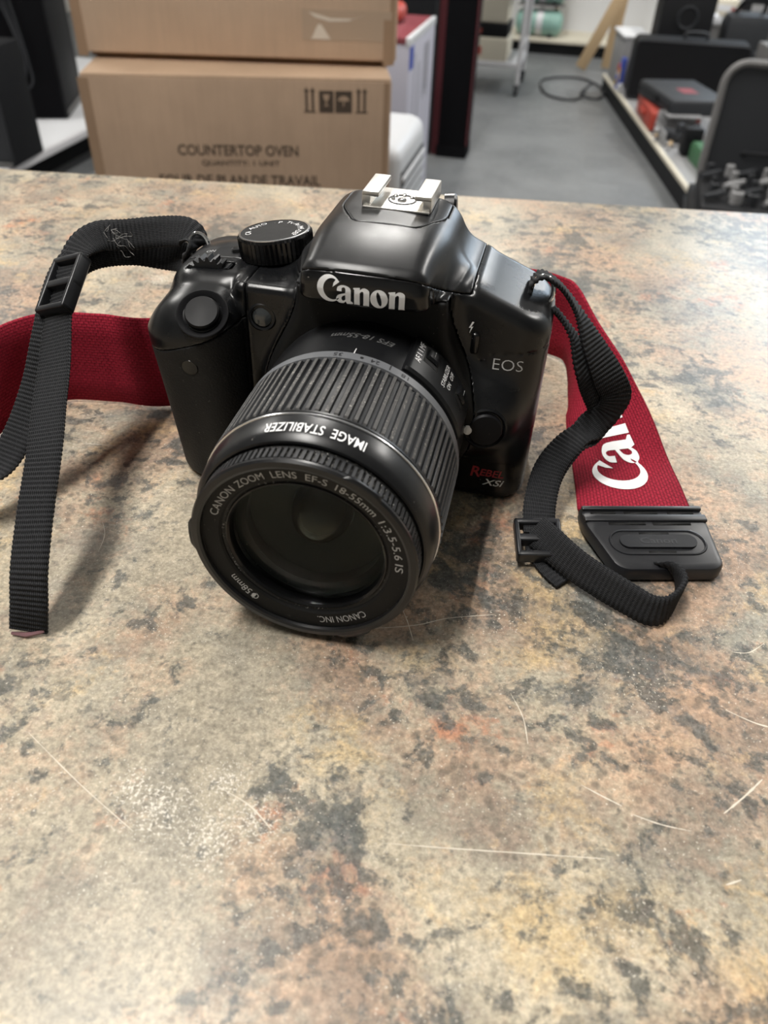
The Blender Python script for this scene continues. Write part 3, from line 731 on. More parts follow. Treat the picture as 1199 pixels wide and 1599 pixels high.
# what one sees inside: stepped black tube and a dim inner element
ring_mesh('inner_tube', [(21.2, 62.0), (18.8, 59), (18.8, 55), (14, 53), (8.2, 52), (8, 44), (7, 34), (21.5, 34), (21.5, 62)], M['matte_black'], 96)
b_ = B(); b_.lathe([(8.0*math.cos(t), 52.5+8.0*math.sin(t)) for t in np.linspace(0, PI/2, 16)], (0, 0, 0), (0, -1, 0), 64)
M['inner_glass'] = mat('inner_element', (0.016, 0.012, 0.009), 0.05, spec=0.3); b_.done('inner_element', M['inner_glass'], lens)
ring_mesh('rear_stop', [(0.01, 33.5), (20, 33.5), (20, 34.0), (0.01, 34.0)], M['matte_black'], 48)
# raised panel with the two switches
def cyl_panel(name, a0, a1, y0, y1, r0, r1, material, parent, n=24, bev=0.8):
    vs_ = []; fs_ = []
    cols = [(y0, r0), (y0, r1-bev), (y0+bev, r1), (y1-bev, r1), (y1, r1-bev), (y1, r0)]
    for k in range(n+1):
        t = k/n; a = R(a0+(a1-a0)*t); e = min(1.0, min(t, 1-t)*n/1.2)
        for yy, rr in cols: r_ = r0+(rr-r0)*e; vs_.append((r_*math.cos(a), -yy, r_*math.sin(a)))
    for k in range(n):
        for i in range(5): fs_.append((k*6+i, k*6+i+1, k*6+i+7, k*6+i+6))
    return autosmooth(pyobj(name, vs_, fs_, material, parent), 30)
cyl_panel('switch_panel', 64, 14, 2.0, 20.5, 33.0, 35.0, M['lens_black'], lens, 40)
for an in (51.5, 27.5):
    cyl_panel('switch_slot', an+5.5, an-5.5, 4.6, 12.6, 34.9, 35.08, M['matte_black'], lens, 8, 0.02)
    cyl_panel('switch_knob', an+4.2, an-4.2, 5.6, 10.4, 34.9, 36.1, M['satin_black'], lens, 8, 0.7)
    cyl_panel('switch_mark', an+0.6, an-0.6, 6.0, 8.6, 35.9, 36.16, M['white_print'], lens, 2, 0.02)
def bt(name, body, a_mid, y_mid, r, material, width, height, **k):
    v, f = text2d(body, **k); v = fit2d(v, width, height); v, f = split_long(v, f, 1.2)
    # text reads from behind the camera: its left end lies at the viewer's right, its top points to the front glass
    a = R(a_mid)-(-v[:, 0])/r; yy = y_mid+v[:, 1]
    return pyobj(name, np.stack([r*np.cos(a), -yy, r*np.sin(a)], 1), f, material, lens)
v, f = text2d('IMAGE  STABILIZER', bold=0.006); v = fit2d(v, 26.8, 3.5); v, f = split_long(v, f, 1.2)
a = R(88)+v[:, 0]/33.6; yy = 60.3+v[:, 1]; rr = np.interp(yy, [58, 62.2], [33.7, 33.35])+0.1
pyobj('barrel_lettering', np.stack([rr*np.cos(a), -yy, rr*np.sin(a)], 1), f, M['white_print'], lens)
bt('barrel_lettering', 'EFS 18-55mm', 88, 11.2, 33.32, M['dim_print'], 19.5, 2.6, shear=0.3, bold=0.02)
for tx, an, wd in (('35', 94.5, 2.6), ('24', 76.5, 2.6), ('18', 61.0, 2.4)): bt('scale_number', tx, an, 24.6, 34.33, M['dark_print'], wd, 1.7)
b_ = B(); b_.lathe([(0.5, 34.2), (0.5, 34.36), (0, 34.36)], (0, -24.5, 0), (math.cos(R(83)), 0, math.sin(R(83))), 14); b_.done('scale_dot', M['dark_print'], lens)
cyl_panel('scale_bar', 69.5, 68.3, 23.1, 25.4, 34.2, 34.34, M['dark_print'], lens, 2, 0.02)
cyl_panel('index_line', 88.6, 87.6, 18.6, 22.0, 33.2, 33.45, M['white_print'], lens, 2, 0.02)
def bx_(body, a_mid, y_mid, r, width, height):
    v, f = text2d(body); v = fit2d(v, width, height); v, f = split_long(v, f, 1.2)
    a = R(a_mid)+v[:, 1]/r; return pyobj('switch_lettering', np.stack([r*np.cos(a), -(y_mid-v[:, 0]), r*np.sin(a)], 1), f, M['white_print'], lens)
bx_('AF', 58.6, 13.6, 35.1, 2.9, 2.0); bx_('I', 58.8, 10.9, 35.1, 0.35, 1.8); bx_('I', 58.8, 9.0, 35.1, 0.35, 1.8); bx_('MF', 58.6, 6.0, 35.1, 3.1, 2.0)
bx_('STABILIZER', 41.6, 9.8, 35.1, 11.5, 1.6); bx_('ON   OFF', 37.6, 9.4, 35.1, 9.0, 1.6)
# lettering on the name ring: clockwise, tops outwards
def ring_text(body, a_start, a_end, r, h=2.25):
    v, f = text2d(body, bold=-0.004); lo = v.min(0); hi = v.max(0)
    v = v-lo; s = h/0.72; vx = v[:, 0]/(hi[0]-lo[0]); vy = (v[:, 1]+lo[1])*s
    a = R(a_start)+(R(a_end)-R(a_start))*vx; rr = r-h/2+vy
    yy = np.interp(rr, [23.9, 28.4], [69.3, 69.8])+0.06
    return pyobj('ring_lettering', np.stack([rr*np.cos(a), -yy, rr*np.sin(a)], 1), f, M['grey_print'], lens)
for tx, a0, a1 in (('CANON', 162, 135), ('ZOOM', 131.5, 112), ('LENS', 107, 92), ('EF-S', 87, 74.5), ('18-55mm', 69.5, 42), ('1:3.5-5.6', 37, 7.5), ('IS', 4, -2.5), ('\u03a658mm', -124, -147), ('CANON INC.', -49, -83)):
    ring_text(tx, a0, a1, 25.8)

# ------------------------------------------------------------------ the neck strap
def web_mat(name, col, light, period=1.35):
    """ribbed webbing: yarn colour varies along the ribs (UV in millimetres)"""
    mt = mat(name, col, 0.78, spec=0.3); t = NT(mt)
    uv = t.new('ShaderNodeUVMap').outputs[0]; mp = t.new('ShaderNodeMapping'); t.link(uv, mp.inputs['Vector'])
    n = t.noise(mp.outputs[0], 1.6, 3, 0.7)
    wv = t.new('ShaderNodeTexWave', wave_type='BANDS', bands_direction='Y', i_Scale=0.55, i_Distortion=0.6, i_Detail=1.0); t.link(mp.outputs[0], wv.inputs['Vector'])
    k = t.math('MULTIPLY', n, wv.outputs['Fac'])
    t.link(t.ramp(k, [(0.15, col), (0.55, light)]), t.b.inputs['Base Color'])
    t.bump(t.math('ADD', k, t.noise(mp.outputs[0], 6, 2)), 0.5, 0.0003)
    return mt
M['webbing'] = web_mat('black_webbing', (0.0065, 0.007, 0.0085), (0.042, 0.043, 0.046))
def red_mat():
    mt = mat('red_canvas', (0.30, 0.012, 0.03), 0.85, spec=0.2); t = NT(mt)
    uv = t.new('ShaderNodeUVMap').outputs[0]; mp = t.new('ShaderNodeMapping'); mp.inputs['Scale'].default_value = (0.62, 0.62, 1); t.link(uv, mp.inputs['Vector'])
    br = t.new('ShaderNodeTexBrick', offset=0.5, i_Scale=1.0); br.inputs['Mortar Size'].default_value = 0.13; br.inputs['Mortar Smooth'].default_value = 1.0
    br.inputs['Brick Width'].default_value = 1.25; br.inputs['Row Height'].default_value = 0.75
    t.link(mp.outputs[0], br.inputs['Vector'])
    n = t.noise(mp.outputs[0], 1.5, 4, 0.7)
    base = t.ramp(n, [(0.3, (0.21, 0.006, 0.020)), (0.7, (0.40, 0.020, 0.045))])
    t.link(t.mix(t.math('MULTIPLY', br.outputs['Fac'], 0.6), base, (0.12, 0.004, 0.012)), t.b.inputs['Base Color'])
    t.bump(t.math('ADD', t.math('SUBTRACT', 1.0, br.outputs['Fac']), t.math('MULTIPLY', n, 0.6)), 0.7, 0.0006)
    return mt
M['red_canvas'] = red_mat()
M['buckle'] = dusty('buckle_plastic', (0.014, 0.0145, 0.017), 0.36, 1100, 0.72)
strap = thing('camera_strap', 'red canvas camera strap with white lettering and black webbing, tied to the camera', 'strap', (0, 0, ZT))

class Ribbon:
    """flat band swept along a path; frames from the centre line and a width direction"""
    def __init__(s, pts, width, thick, step=0.45, chord=False):
        C0 = np.array(catmull([p[0] for p in pts], 40)); D0 = np.array(catmull([p[1] for p in pts], 40))
        L = np.concatenate([[0], np.cumsum(np.linalg.norm(np.diff(C0, axis=0), axis=1))])
        s.L = L[-1]; n = max(int(s.L/step), 8); s.u = np.linspace(0, s.L, n)
        s.c = np.stack([np.interp(s.u, L, C0[:, k]) for k in range(3)], 1)
        d = np.stack([np.interp(s.u, L, D0[:, k]) for k in range(3)], 1)
        t = np.gradient(s.c, axis=0); t /= np.linalg.norm(t, axis=1)[:, None]
        s.ws = np.linalg.norm(d, axis=1)/width if chord else np.ones(n)
        d -= (d*t).sum(1)[:, None]*t; s.d = d/np.linalg.norm(d, axis=1)[:, None]
        s.n = np.cross(t, s.d); s.w = width; s.t = thick
    def at(s, u, v, off):
        f = lambda A: np.stack([np.interp(u, s.u, A[:, k]) for k in range(3)], -1)
        nn = f(s.n); nn /= np.linalg.norm(nn, axis=-1)[..., None]
        return f(s.c)+f(s.d)*(np.asarray(v)*np.interp(u, s.u, s.ws))[..., None]+nn*np.asarray(off)[..., None]
    def build(s, name, material, parent, rib=0.0, amp=0.16, fray=0.0):
        N = len(s.u); w2, t2 = s.w/2, s.t/2
        cs = [(-w2, 0), (-w2*0.97, t2), (-w2*0.5, t2), (0, t2), (w2*0.5, t2), (w2*0.97, t2), (w2, 0), (w2*0.97, -t2), (w2*0.5, -t2), (0, -t2), (-w2*0.5, -t2), (-w2*0.97, -t2)]
        k = len(cs); V = np.zeros((N, k, 3)); UV = np.zeros((N, k, 2))
        mod = (np.sin(2*PI*s.u/rib)*amp) if rib else np.zeros(N)
        for j, (a, b) in enumerate(cs):
            off = b+np.sign(b)*mod; wob = (0.12*np.sin(2*PI*s.u/rib)*np.sign(a) if (rib and abs(b) < 1e-9) else 0)
            V[:, j] = s.c+s.d*(np.broadcast_to(a+wob, (N,))*s.ws)[:, None]
            V[:, j] += s.n*np.broadcast_to(off, (N,))[:, None]; UV[:, j, 0] = s.u; UV[:, j, 1] = a+w2
        F = [(i*k+j, i*k+(j+1) % k, (i+1)*k+(j+1) % k, (i+1)*k+j) for i in range(N-1) for j in range(k)]
        F += [tuple(range(k))[::-1], tuple((N-1)*k+j for j in range(k))]
        me = bpy.data.meshes.new(name); me.from_pydata((V.reshape(-1, 3)*MM).tolist(), [], F)
        uvl = me.uv_layers.new(name='UVMap'); vi = np.zeros(len(me.loops), np.int32); me.loops.foreach_get('vertex_index', vi)
        uvl.data.foreach_set('uv', UV.reshape(-1, 2)[vi].astype(np.float32).ravel()); me.update()
        return link_mesh(name, me, material, parent)
def edge_pts(pairs):
    """control points from (bottom or left edge, top or right edge) pairs"""
    return [((np.array(a, float)+np.array(b, float))/2, np.array(b, float)-np.array(a, float)) for a, b in pairs]
# the red band: flat at the end plate, then rising on edge and running behind the camera to the left
red = Ribbon(edge_pts([((75.4, 5, 2.6), (114.4, 16, 2.6)), ((74.0, 21, 1.6), (111.6, 30, 3.0)), ((72.2, 36, 1), (107.6, 45, 4.0)), ((69.3, 55.6, 1), (101, 57, 11.0)), ((67.8, 71, 1), (93.8, 67, 17.5)),
    ((67.2, 88, 1), (86, 74, 24)), ((67.4, 102, 1), (75.6, 90, 32)), ((66.6, 113, 1), (65.0, 108.8, 39.5)), ((61.0, 120, 1), (58.0, 117.5, 40)), ((42, 123, 0.8), (40, 121.5, 40)), ((0, 108, 0.8), (0, 108, 39.8)), ((-45, 66, 0.8), (-45, 67, 39.5)),
    ((-88, 34.5, 0.8), (-88.5, 36.5, 38.8)), ((-112, 30.5, 0.8), (-114, 33, 38.4)), ((-131, 26.5, 0.8), (-133, 28.5, 38.2)), ((-140.5, 15, 0.8), (-143, 15.5, 38)), ((-143.5, -6, 0.8), (-146, -7, 38)), ((-142, -34, 0.8), (-146, -35, 38))]), 39.5, 1.5, 0.6, chord=True)
rb = red.build('red_band', M['red_canvas'], strap)
rb['label'] = 'red canvas band'
v, f = canon_logo(); v = fit2d(v, 70.0, 21.0); v, f = split_long(v, f, 2.5)
P = red.at(13.0+35+v[:, 0], -2.0-v[:, 1], np.full(len(v), -0.95))
pyobj('band_lettering', P, f, M['white_print'], rb)

# black webbing, camera's right-hand side: loose tail, slider, ring, and on towards the red band
wl = [((-77.8, -88.4, 1.6), (9.7, 2.5, 0)), ((-76.8, -86.2, 9.5), (9.7, 2.5, .2)), ((-77.4, -80.5, 19.5), (9.7, 2.3, .3)), ((-81.2, -67, 28.5), (9.7, 2.2, .5)), ((-85.8, -51, 37.0), (9.6, 2.2, .8)), ((-92.4, -35, 42.0), (9.5, 2, 1)),
      ((-98.6, -19.5, 46.6), (9.2, 0.5, 1)), ((-105, -3.5, 53.5), (7.5, -3.5, 0)), ((-108.0, 9.5, 61.5), (6.4, -5, 0)), ((-108.6, 21, 67.6), (5.5, -5, -2)), ((-104.8, 29.5, 70.2), (4, -4.5, -6)),
      ((-97, 35.5, 69.6), (1, -4.5, -8.5)), ((-85, 38.8, 71.0), (1, -5, -8)), ((-75, 37.0, 72.6), (1, -6.5, -6)), ((-70.6, 34.4, 70.8), (0, -9, -2)), ((-71.5, 33.6, 67.8), (0, -9, 2)), ((-75, 36.5, 64.0), (1, -7, -4)), ((-85, 41.0, 61.6), (1, -5, -8)),
      ((-97, 37.0, 63.6), (1, -4.5, -8.5)), ((-105.4, 26.0, 65.4), (4, -2.5, -7)), ((-110.2, 17.5, 63), (7.2, 0, -5)), ((-110.6, 7.0, 57), (8.6, 1, -2.6)), ((-109.6, -4, 48.5), (9.2, 1.5, -1)), ((-110.5, -15, 35), (9.4, 3, 0)),
      ((-112.5, -28, 23.5), (9, 4, 1.5)), ((-116, -42, 15.5), (8, 5, 4)), ((-124, -57, 13), (3, 5, 8)), ((-135, -68, 17), (0, 1, 9.5)), ((-142, -64, 19), (0, 0, 10))]
wl = Ribbon(wl, 10.7, 1.15, 0.3); wlo = wl.build('webbing', M['webbing'], strap, 1.5, 0.26)
wlo['label'] = 'black ribbed webbing with a loose tail reaching the counter'
b_ = B(); b_.tube([(-82.4, -90.0, 0.9), (-78.0, -89.6, 0.9), (-73.4, -87.4, 1.5)], [0.5, 0.8, 0.7], 6); b_.done('melted_end', mat('melted_end', (0.20, 0.10, 0.11), 0.5), strap)
# other side: slider tail, up to the ring and back down
wr = [((73.5, -27.5, 1.5), (9.6, 4.5, 0.6)), ((68, -22.5, 2.2), (9.8, 3, 0.5)), ((63.5, -15.5, 4.0), (9.8, 2, 0.5)), ((61.6, -3, 7.4), (9.6, 1.8, 1)), ((62.4, 10, 12.2), (9.4, 1.5, 2)), ((67, 20.0, 17.4), (8.6, 2, 3.4)), ((73.5, 26.5, 22.0), (7.6, 3.5, 4)),
      ((77.6, 31.0, 29.0), (9.2, 3, 1)), ((73.5, 29.5, 38.5), (9, 4, 1)), ((68.0, 28, 47.6), (5, 8, 1)), ((62.5, 31, 56.0), (2, 9.3, -3)), ((56, 32.5, 62.8), (0, 9.8, -3)), ((50.5, 31.0, 66.8), (0, 10, -2)), ((47.2, 30.5, 69.2), (0, 10, -1)), ((46.3, 31.0, 72.4), (0, 10, -1)), ((49.5, 32.5, 74.6), (0, 10, -2)),
      ((55.5, 34.3, 71.0), (0, 9.8, -3)), ((62.6, 34.2, 63.2), (2, 9.3, -3)), ((69.8, 30.5, 53.4), (5, 8, 1)), ((76.4, 28.8, 44.2), (9, 4, 1)), ((80.6, 30.4, 36.4), (9.8, 2.5, 0)), ((79.2, 30.6, 29.2), (9.2, 3, 1)), ((74.2, 27.2, 24.2), (7.6, 3.5, 4)),
      ((67.8, 21.4, 19.8), (8.6, 2, 3.4)), ((62.6, 12, 14.6), (9.4, 1.5, 2)), ((61.2, -2, 9.6), (9.6, 1.8, 1)), ((62.6, -13, 6.4), (9.8, 2, 0.5))]
wr = Ribbon(wr, 10.7, 1.15, 0.3); wr.build('webbing', M['webbing'], strap, 1.5, 0.26)
wq = [((60.5, -13.5, 8.2), (3, -7, -2)), ((66.2, -19.6, 8.6), (3, -7, -4)), ((69.3, -22.6, 8.3), (2.4, -6.5, -6)), ((75.3, -27.4, 7.6), (1.5, -5.5, -8)), ((82.2, -31.6, 7.0), (1, -4.5, -9)), ((90.2, -36.0, 6.5), (0.8, -3.5, -9.4)), ((97.6, -39.2, 6.1), (0.3, -2, -10)), ((102.6, -36.8, 6.0), (-0.3, -1.5, -10)),
      ((106.6, -28.5, 6.0), (-1, -1.5, -9.6)), ((106.2, -21.0, 5.2), (3, -1, -8)), ((103.5, -15.5, 4.0), (8.5, 1.5, -3)), ((101, -8, 3.4), (9.7, 2.5, 0))]
wq = Ribbon(wq, 10.7, 1.15, 0.3); wq.build('webbing', M['webbing'], strap, 1.5, 0.26)
# sliders: a frame with a bar across its middle
def slider(c, along, across, ln, wd, th):
    c = Vector(c); A = Vector(along).normalized(); Wd = Vector(across); Wd = (Wd-A*Wd.dot(A)).normalized(); N = A.cross(Wd)
    rot = Matrix((Wd, A, N)).transposed(); b = B()
    def bar(x0, x1, y0, y1, z0, z1, bev):
        off = rot @ Vector(((x0+x1)/2, (y0+y1)/2, (z0+z1)/2)); h = Vector(((x1-x0)/2, (y1-y0)/2, (z1-z0)/2))
        b.box(-h, h, bev, 3, rot=rot, at=c+off)
    bar(-wd/2, -wd/2+1.7, -ln/2, ln/2, -th/2, th/2, 0.7); bar(wd/2-1.7, wd/2, -ln/2, ln/2, -th/2, th/2, 0.7)
    bar(-wd/2, wd/2, ln/2-2.2, ln/2, -th/2, th/2, 0.7); bar(-wd/2, wd/2, -ln/2, -ln/2+2.2, -th/2, th/2, 0.7); bar(-wd/2, wd/2, -1.4, 1.4, -th/2+0.2, th/2-0.4, 0.6)
    return b.done('slider', M['buckle'], strap)
slider((-107.4, 7.6, 61.2), (-1.8, 27, 15), (6.4, -5.0, 0), 22, 13.6, 5.2)
slider((62.4, -16.0, 5.9), (-2.8, 14.0, 2.6), (9.8, 2.5, 0.6), 15.5, 15.2, 4.6)
# moulded end plates joining webbing and red band
def end_plate(mtx):
    base = B(); P2 = [(0.2, 0), (41.8, 0), (42.2, -3), (42.2, -8)]+arc(36.6, -24.2, 5, 5, 10, -90, 6)[0:]+arc(10.5, -24.2, 5.5, 5, -90, -170, 6)+[(0.4, -9), (-0.2, -3)]
    def ring_at(inset, z):
        cx, cy = 21, -14; return [base.bm.verts.new((cx+(x-cx)*(1-inset/21), cy+(y-cy)*(1-inset/14.5), z)) for x, y in P2]
    rings = [ring_at(0.7, 0), ring_at(0, 0.8), ring_at(0, 4.2), ring_at(0.5, 5.2), ring_at(1.5, 5.6)]
    for A_, B_ in zip(rings, rings[1:]):
        for k in range(len(P2)): j = (k+1) % len(P2); base.bm.faces.new((A_[k], A_[j], B_[j], B_[k]))
    base.bm.faces.new(rings[-1]); base.bm.faces.new(rings[0][::-1])
    pl_ = base.done('end_plate', M['buckle'], strap); pl_.matrix_local = mtx
    def sub(name, b, mt): 
        o = b.done(name, mt, pl_); return o
    b = B(); b.box((0.3, -2.2, 5.0), (41.7, -0.3, 6.6), 0.6); sub('lip', b, M['buckle'])
    b = B(); b.box((0.2, -7.4, 5.0), (42.2, -4.2, 6.3), 0.5); sub('lip', b, M['buckle'])
    for x0, x1 in ((3, 11.5), (14.5, 26), (29.5, 38.5)):
        b = B(); b.box((x0, -4.0, 5.2), (x1, -2.5, 5.75)); sub('slot', b, M['matte_black'])
    for x0, x1 in ((8, 20.5), (23, 36)):
        b = B(); b.box((x0, -9.0, 5.2), (x1, -7.7, 5.72)); sub('slot', b, M['matte_black'])
    b = B(); ov = [(x, y, 5.6) for x, y in rrect(6.5, 38, -22.5, -11.8, 5.2, 8)]; b.tube(ov, 0.45, 6, True); sub('ridge', b, M['buckle'])
    b = B(); q0 = rrect(9.5, 35, -20.0, -14.2, 2.8, 8); b.prism(q0, lambda u, v_, d: (u, v_, d), 5.2, 6.4); sub('pad', b, M['buckle'])
    for y0, x0, x1 in ((-13.4, 17, 27), (-22.0, 18, 27)):
        b = B(); b.box((x0, y0-0.5, 5.3), (x1, y0+0.9, 5.72)); sub('slot', b, M['matte_black'])
    v, f = text2d('Canon', bold=0.01); v = fit2d(v, 12.0, 2.6)
    pyobj('raised_lettering', [(22.2+p[0], -17.0+p[1], 6.46) for p in v], f, M['scale_dim'], pl_)
    return pl_
pm = Matrix.Translation(Vector((74.8, 3.4, 1.9))*MM) @ Matrix.Rotation(R(14.8), 4, 'Z') @ Matrix.Rotation(R(3.0), 4, 'X')
end_plate(pm)
# the same fitting at the other end of the band, standing on its edge
pm2 = Matrix.Translation(Vector((-146.8, -33.0, 43.2))*MM) @ Matrix((Vector((0, 0.0, -1)), Vector((-0.06, 1, 0)).normalized(), Vector((1, 0.06, 0)).normalized())).transposed().to_4x4() 
end_plate(pm2)
# lint caught on the webbing
b_ = B(); lr = random.Random(3)
for k in range(16):
    u0 = wl.L*0.0; cx, cy, cz = -99+lr.uniform(-7, 8), 33.5+lr.uniform(-2, 2), 69.5+lr.uniform(-5, 3)
    a = lr.uniform(0, 2*PI); ln = lr.uniform(2.5, 7)
    pts = [(cx+ln*math.cos(a)*t+lr.uniform(-.8, .8), cy-1.5-1.2*math.sin(t*3), cz+0.55*ln*math.sin(a)*t+lr.uniform(-.8, .8)) for t in (-1, -0.5, 0, 0.5, 1)]
    b_.tube(catmull(pts, 4), 0.06, 4)
lint = b_.done('lint', mat('grey_lint', (0.35, 0.34, 0.33), 0.8), strap); lint['kind'] = 'stuff'

# ------------------------------------------------------------------ things behind the counter (millimetres, floor at 0)
def card_mat(name, c):
    mt = mat(name, c, 0.78, spec=0.25); t = NT(mt); v = t.obj(); n = t.noise(v, 5, 5, 0.6); n2 = t.noise(t.obj((1.0, 1.0, 0.06)), 160, 2, 0.5)
    k = t.math('ADD', t.math('MULTIPLY', n, 0.75), t.math('MULTIPLY', n2, 0.25))
    t.link(t.ramp(k, [(0.3, tuple(x*0.82 for x in c)), (0.7, tuple(min(1, x*1.08) for x in c))]), t.b.inputs['Base Color'])
    return mt
M['card'] = card_mat('brown_cardboard', (0.470, 0.332, 0.232)); M['card_up'] = card_mat('pale_cardboard', (0.640, 0.475, 0.345)); M['card_dark'] = card_mat('cardboard_seam', (0.36, 0.24, 0.155)); M['card_light'] = card_mat('light_cardboard', (0.60, 0.43, 0.30))
M['box_print'] = mat('dark_brown_print', (0.075, 0.052, 0.036), 0.8)
M['tape'] = mat('clear_tape', (0.47, 0.355, 0.26), 0.3); M['paper_scrap'] = mat('torn_paper', (0.72, 0.64, 0.54), 0.8)
M['bk'] = mat('black_case_plastic', (0.007, 0.0075, 0.009), 0.6, spec=0.22); M['bk2'] = mat('charcoal_plastic', (0.028, 0.030, 0.034), 0.55, spec=0.3); M['bkcloth'] = mat('black_grille_cloth', (0.004, 0.004, 0.005), 0.9, spec=0.1)
M['wht'] = mat('white_plastic', (0.62, 0.63, 0.65), 0.45); M['off'] = mat('cream_board', (0.60, 0.56, 0.46), 0.6); M['whitem'] = mat('white_metal', (0.58, 0.58, 0.60), 0.4)
M['gry'] = mat('mid_grey', (0.15, 0.147, 0.145), 0.6); M['lgry'] = mat('light_grey', (0.27, 0.27, 0.275), 0.55); M['red'] = mat('red_plastic', (0.42, 0.055, 0.035), 0.5); M['dred'] = mat('dark_red', (0.075, 0.008, 0.012), 0.5)
M['mint'] = mat('mint_enamel', (0.245, 0.42, 0.37), 0.35); M['blue'] = mat('blue_film', (0.05, 0.09, 0.42), 0.4); M['wood'] = mat('pale_wood', (0.50, 0.36, 0.21), 0.7); M['green'] = mat('dark_green', (0.035, 0.12, 0.05), 0.6); M['lilac'] = mat('pale_lilac_card', (0.46, 0.45, 0.52), 0.6)
M['navy'] = mat('navy_vinyl', (0.030, 0.034, 0.046), 0.5); M['marble'] = mat('dull_red_card', (0.20, 0.035, 0.045), 0.6); M['yel'] = mat('yellow_film', (0.55, 0.40, 0.06), 0.5)
def flat_text(name, body, w_, h_, cx, cz, parent, material, y=-0.4, bold=0.01):
    v, f = text2d(body, bold=bold); v = fit2d(v, w_, h_)
    return pyobj(name, [(cx+p[0], y, cz+p[1]) for p in v], f, material, parent, False)
def carton(name, label, loc, rz, w_, d_, h_, lift=0, body='card'):
    """a shipping carton: empty at the middle of its front bottom edge"""
    t = thing(name, label, 'box', loc, rz, 'cardboard cartons in the stack')
    b = B(); b.box((-w_/2, 0, lift), (w_/2, d_, h_-3), 4, 2); b.done('carton_body', M[body], t, True)
    if lift: b = B(); b.box((-w_/2+14, 24, 0), (w_/2-14, d_-10, lift+1)); b.done('shadow_gap_base', M['card_dark'], t, False)  # inset dark block, added to give a shadow line under a lifted carton
    for s in (0, 1):
        b = B(); b.box((-w_/2+1, 2+s*(d_/2), h_-3.5), (w_/2-1, d_/2-2+s*(d_/2), h_), 1.4, 2); b.done('flap', M['card_light'], t, False)
    b = B(); b.box((-w_/2-0.8, d_/2-28, h_-0.4), (w_/2+0.8, d_/2+28, h_+0.5), 0.3); b.done('tape_strip', M['tape'], t, False)
    for s in (-1, 1):
        b = B(); b.box((s*w_/2-(14 if s > 0 else 4), -0.5, 3), (s*w_/2+(4 if s < 0 else -4)+(0 if s > 0 else 10), 0.6, h_-6), 0.2); b.done('corner_crease', M['card_dark'], t, False)
    return t
rz1 = math.atan2(160.8, 517.5)
ex = Vector((math.cos(rz1), math.sin(rz1), 0)); FL_ = Vector((-0.7876, 1.1464, 0)); 
mid1 = FL_+ex*0.271
carton('cardboard_carton', 'brown cardboard carton hidden low behind the counter, under the other two', (mid1.x+0.01, mid1.y+0.01, 0), rz1+0.03, 560, 430, 390)
lowbox = carton('cardboard_carton', 'brown cardboard carton printed with countertop oven and handling symbols', (mid1.x, mid1.y, 0.391), rz1, 542, 420, 430)
def LP(u, dz): return (u-271, 430+dz)          # face coordinates measured from the top left corner
for body, u0, u1, z_, h_ in (('COUNTERTOP OVEN', 152, 372, -122, 19), ('QUANTITY: 1 UNIT', 193, 337, -145, 11), ('FOUR DE PLAN DE TRAVAIL', 112, 412, -175, 19), ('QUANTIT\u00c9: 1 UNIT\u00c9', 193, 337, -199, 11)):
    x_, zz = LP((u0+u1)/2, z_); flat_text('carton_print', body, u1-u0, h_, x_, zz, lowbox, M['box_print'], bold=0.022)
def rect_print(u0, u1, z0, z1, mt, parent=None, y=(-0.45, 0.3)):
    b = B(); x0, a0 = LP(u0, z0); x1, a1 = LP(u1, z1); b.box((x0, y[0], a0), (x1, y[1], a1)); return b.done('handling_symbol', mt, parent or lowbox, False)
for u0 in (386, 479):                           # this-way-up arrows
    for q_ in (0, 11): rect_print(u0+q_+1.5, u0+q_+6.0, -52, -22, M['box_print'])
    rect_print(u0-1, u0+20, -56, -53, M['box_print'])
    for q_ in (0, 11):
        b = B(); x_, zz = LP(u0+q_+3.7, -22); b.prism([(-5, 0), (5, 0), (0, 7)], lambda u, v_, d, x_=x_, zz=zz: (x_+u, d, zz+v_), 0.3, -0.45); b.done('handling_symbol', M['box_print'], lowbox, False)
rect_print(412, 438, -56, -20, M['box_print']); rect_print(441, 471, -56, -20, M['box_print'])
b = B(); x_, zz = LP(425, -34); b.prism([(-6, 8), (6, 8), (4, 0), (1.2, -2), (1.2, -9), (5, -11), (-5, -11), (-1.2, -9), (-1.2, -2), (-4, 0)], lambda u, v_, d: (x_+u, d, zz+v_), 0.2, -0.7); b.done('handling_symbol', M['card'], lowbox, False)
b = B(); x_, zz = LP(456, -36); b.prism(arc(0, 0, 10, 8, 0, 180, 10)+[(1, -1), (1, -9), (-1, -9), (-1, -1)], lambda u, v_, d: (x_+u, d, zz+v_), 0.2, -0.7); b.done('handling_symbol', M['card'], lowbox, False)
rz2 = math.atan2(142, 559.5); e2 = Vector((math.cos(rz2), math.sin(rz2), 0)); mid2 = Vector((-0.8425, 1.2578, 0))+e2*0.2885
upbox = carton('cardboard_carton', 'plain brown cardboard carton with clear tape, topmost of the stack', (mid2.x, mid2.y, 0.8225), rz2, 577, 400, 420, 9, 'card_up')
b = B(); b.box((404-288, -0.6, 40), (566-288, 0.4, 88)); b.done('tape_strip', M['tape'], upbox, False)
b = B(); b.prism([(0, 0), (36, 0), (27, 12), (18, 24), (12, 22), (5, 8)], lambda u, v_, d: (420-288+u, d, 42+v_), 0.2, -1.0); b.done('torn_label', M['paper_scrap'], upbox, False)
b = B(); b.prism([(0, 0), (14, -3), (40, -9), (80, -9), (104, -2), (70, -13), (38, -14), (12, -8)], lambda u, v_, d: (416-288+u, d, 84+v_), 0.2, -1.0); b.done('torn_label', M['paper_scrap'], upbox, False)
b = B(); b.box((552-288, -0.8, 2), (566-288, 0.3, 75)); b.done('tape_strip', M['card_dark'], upbox, False)

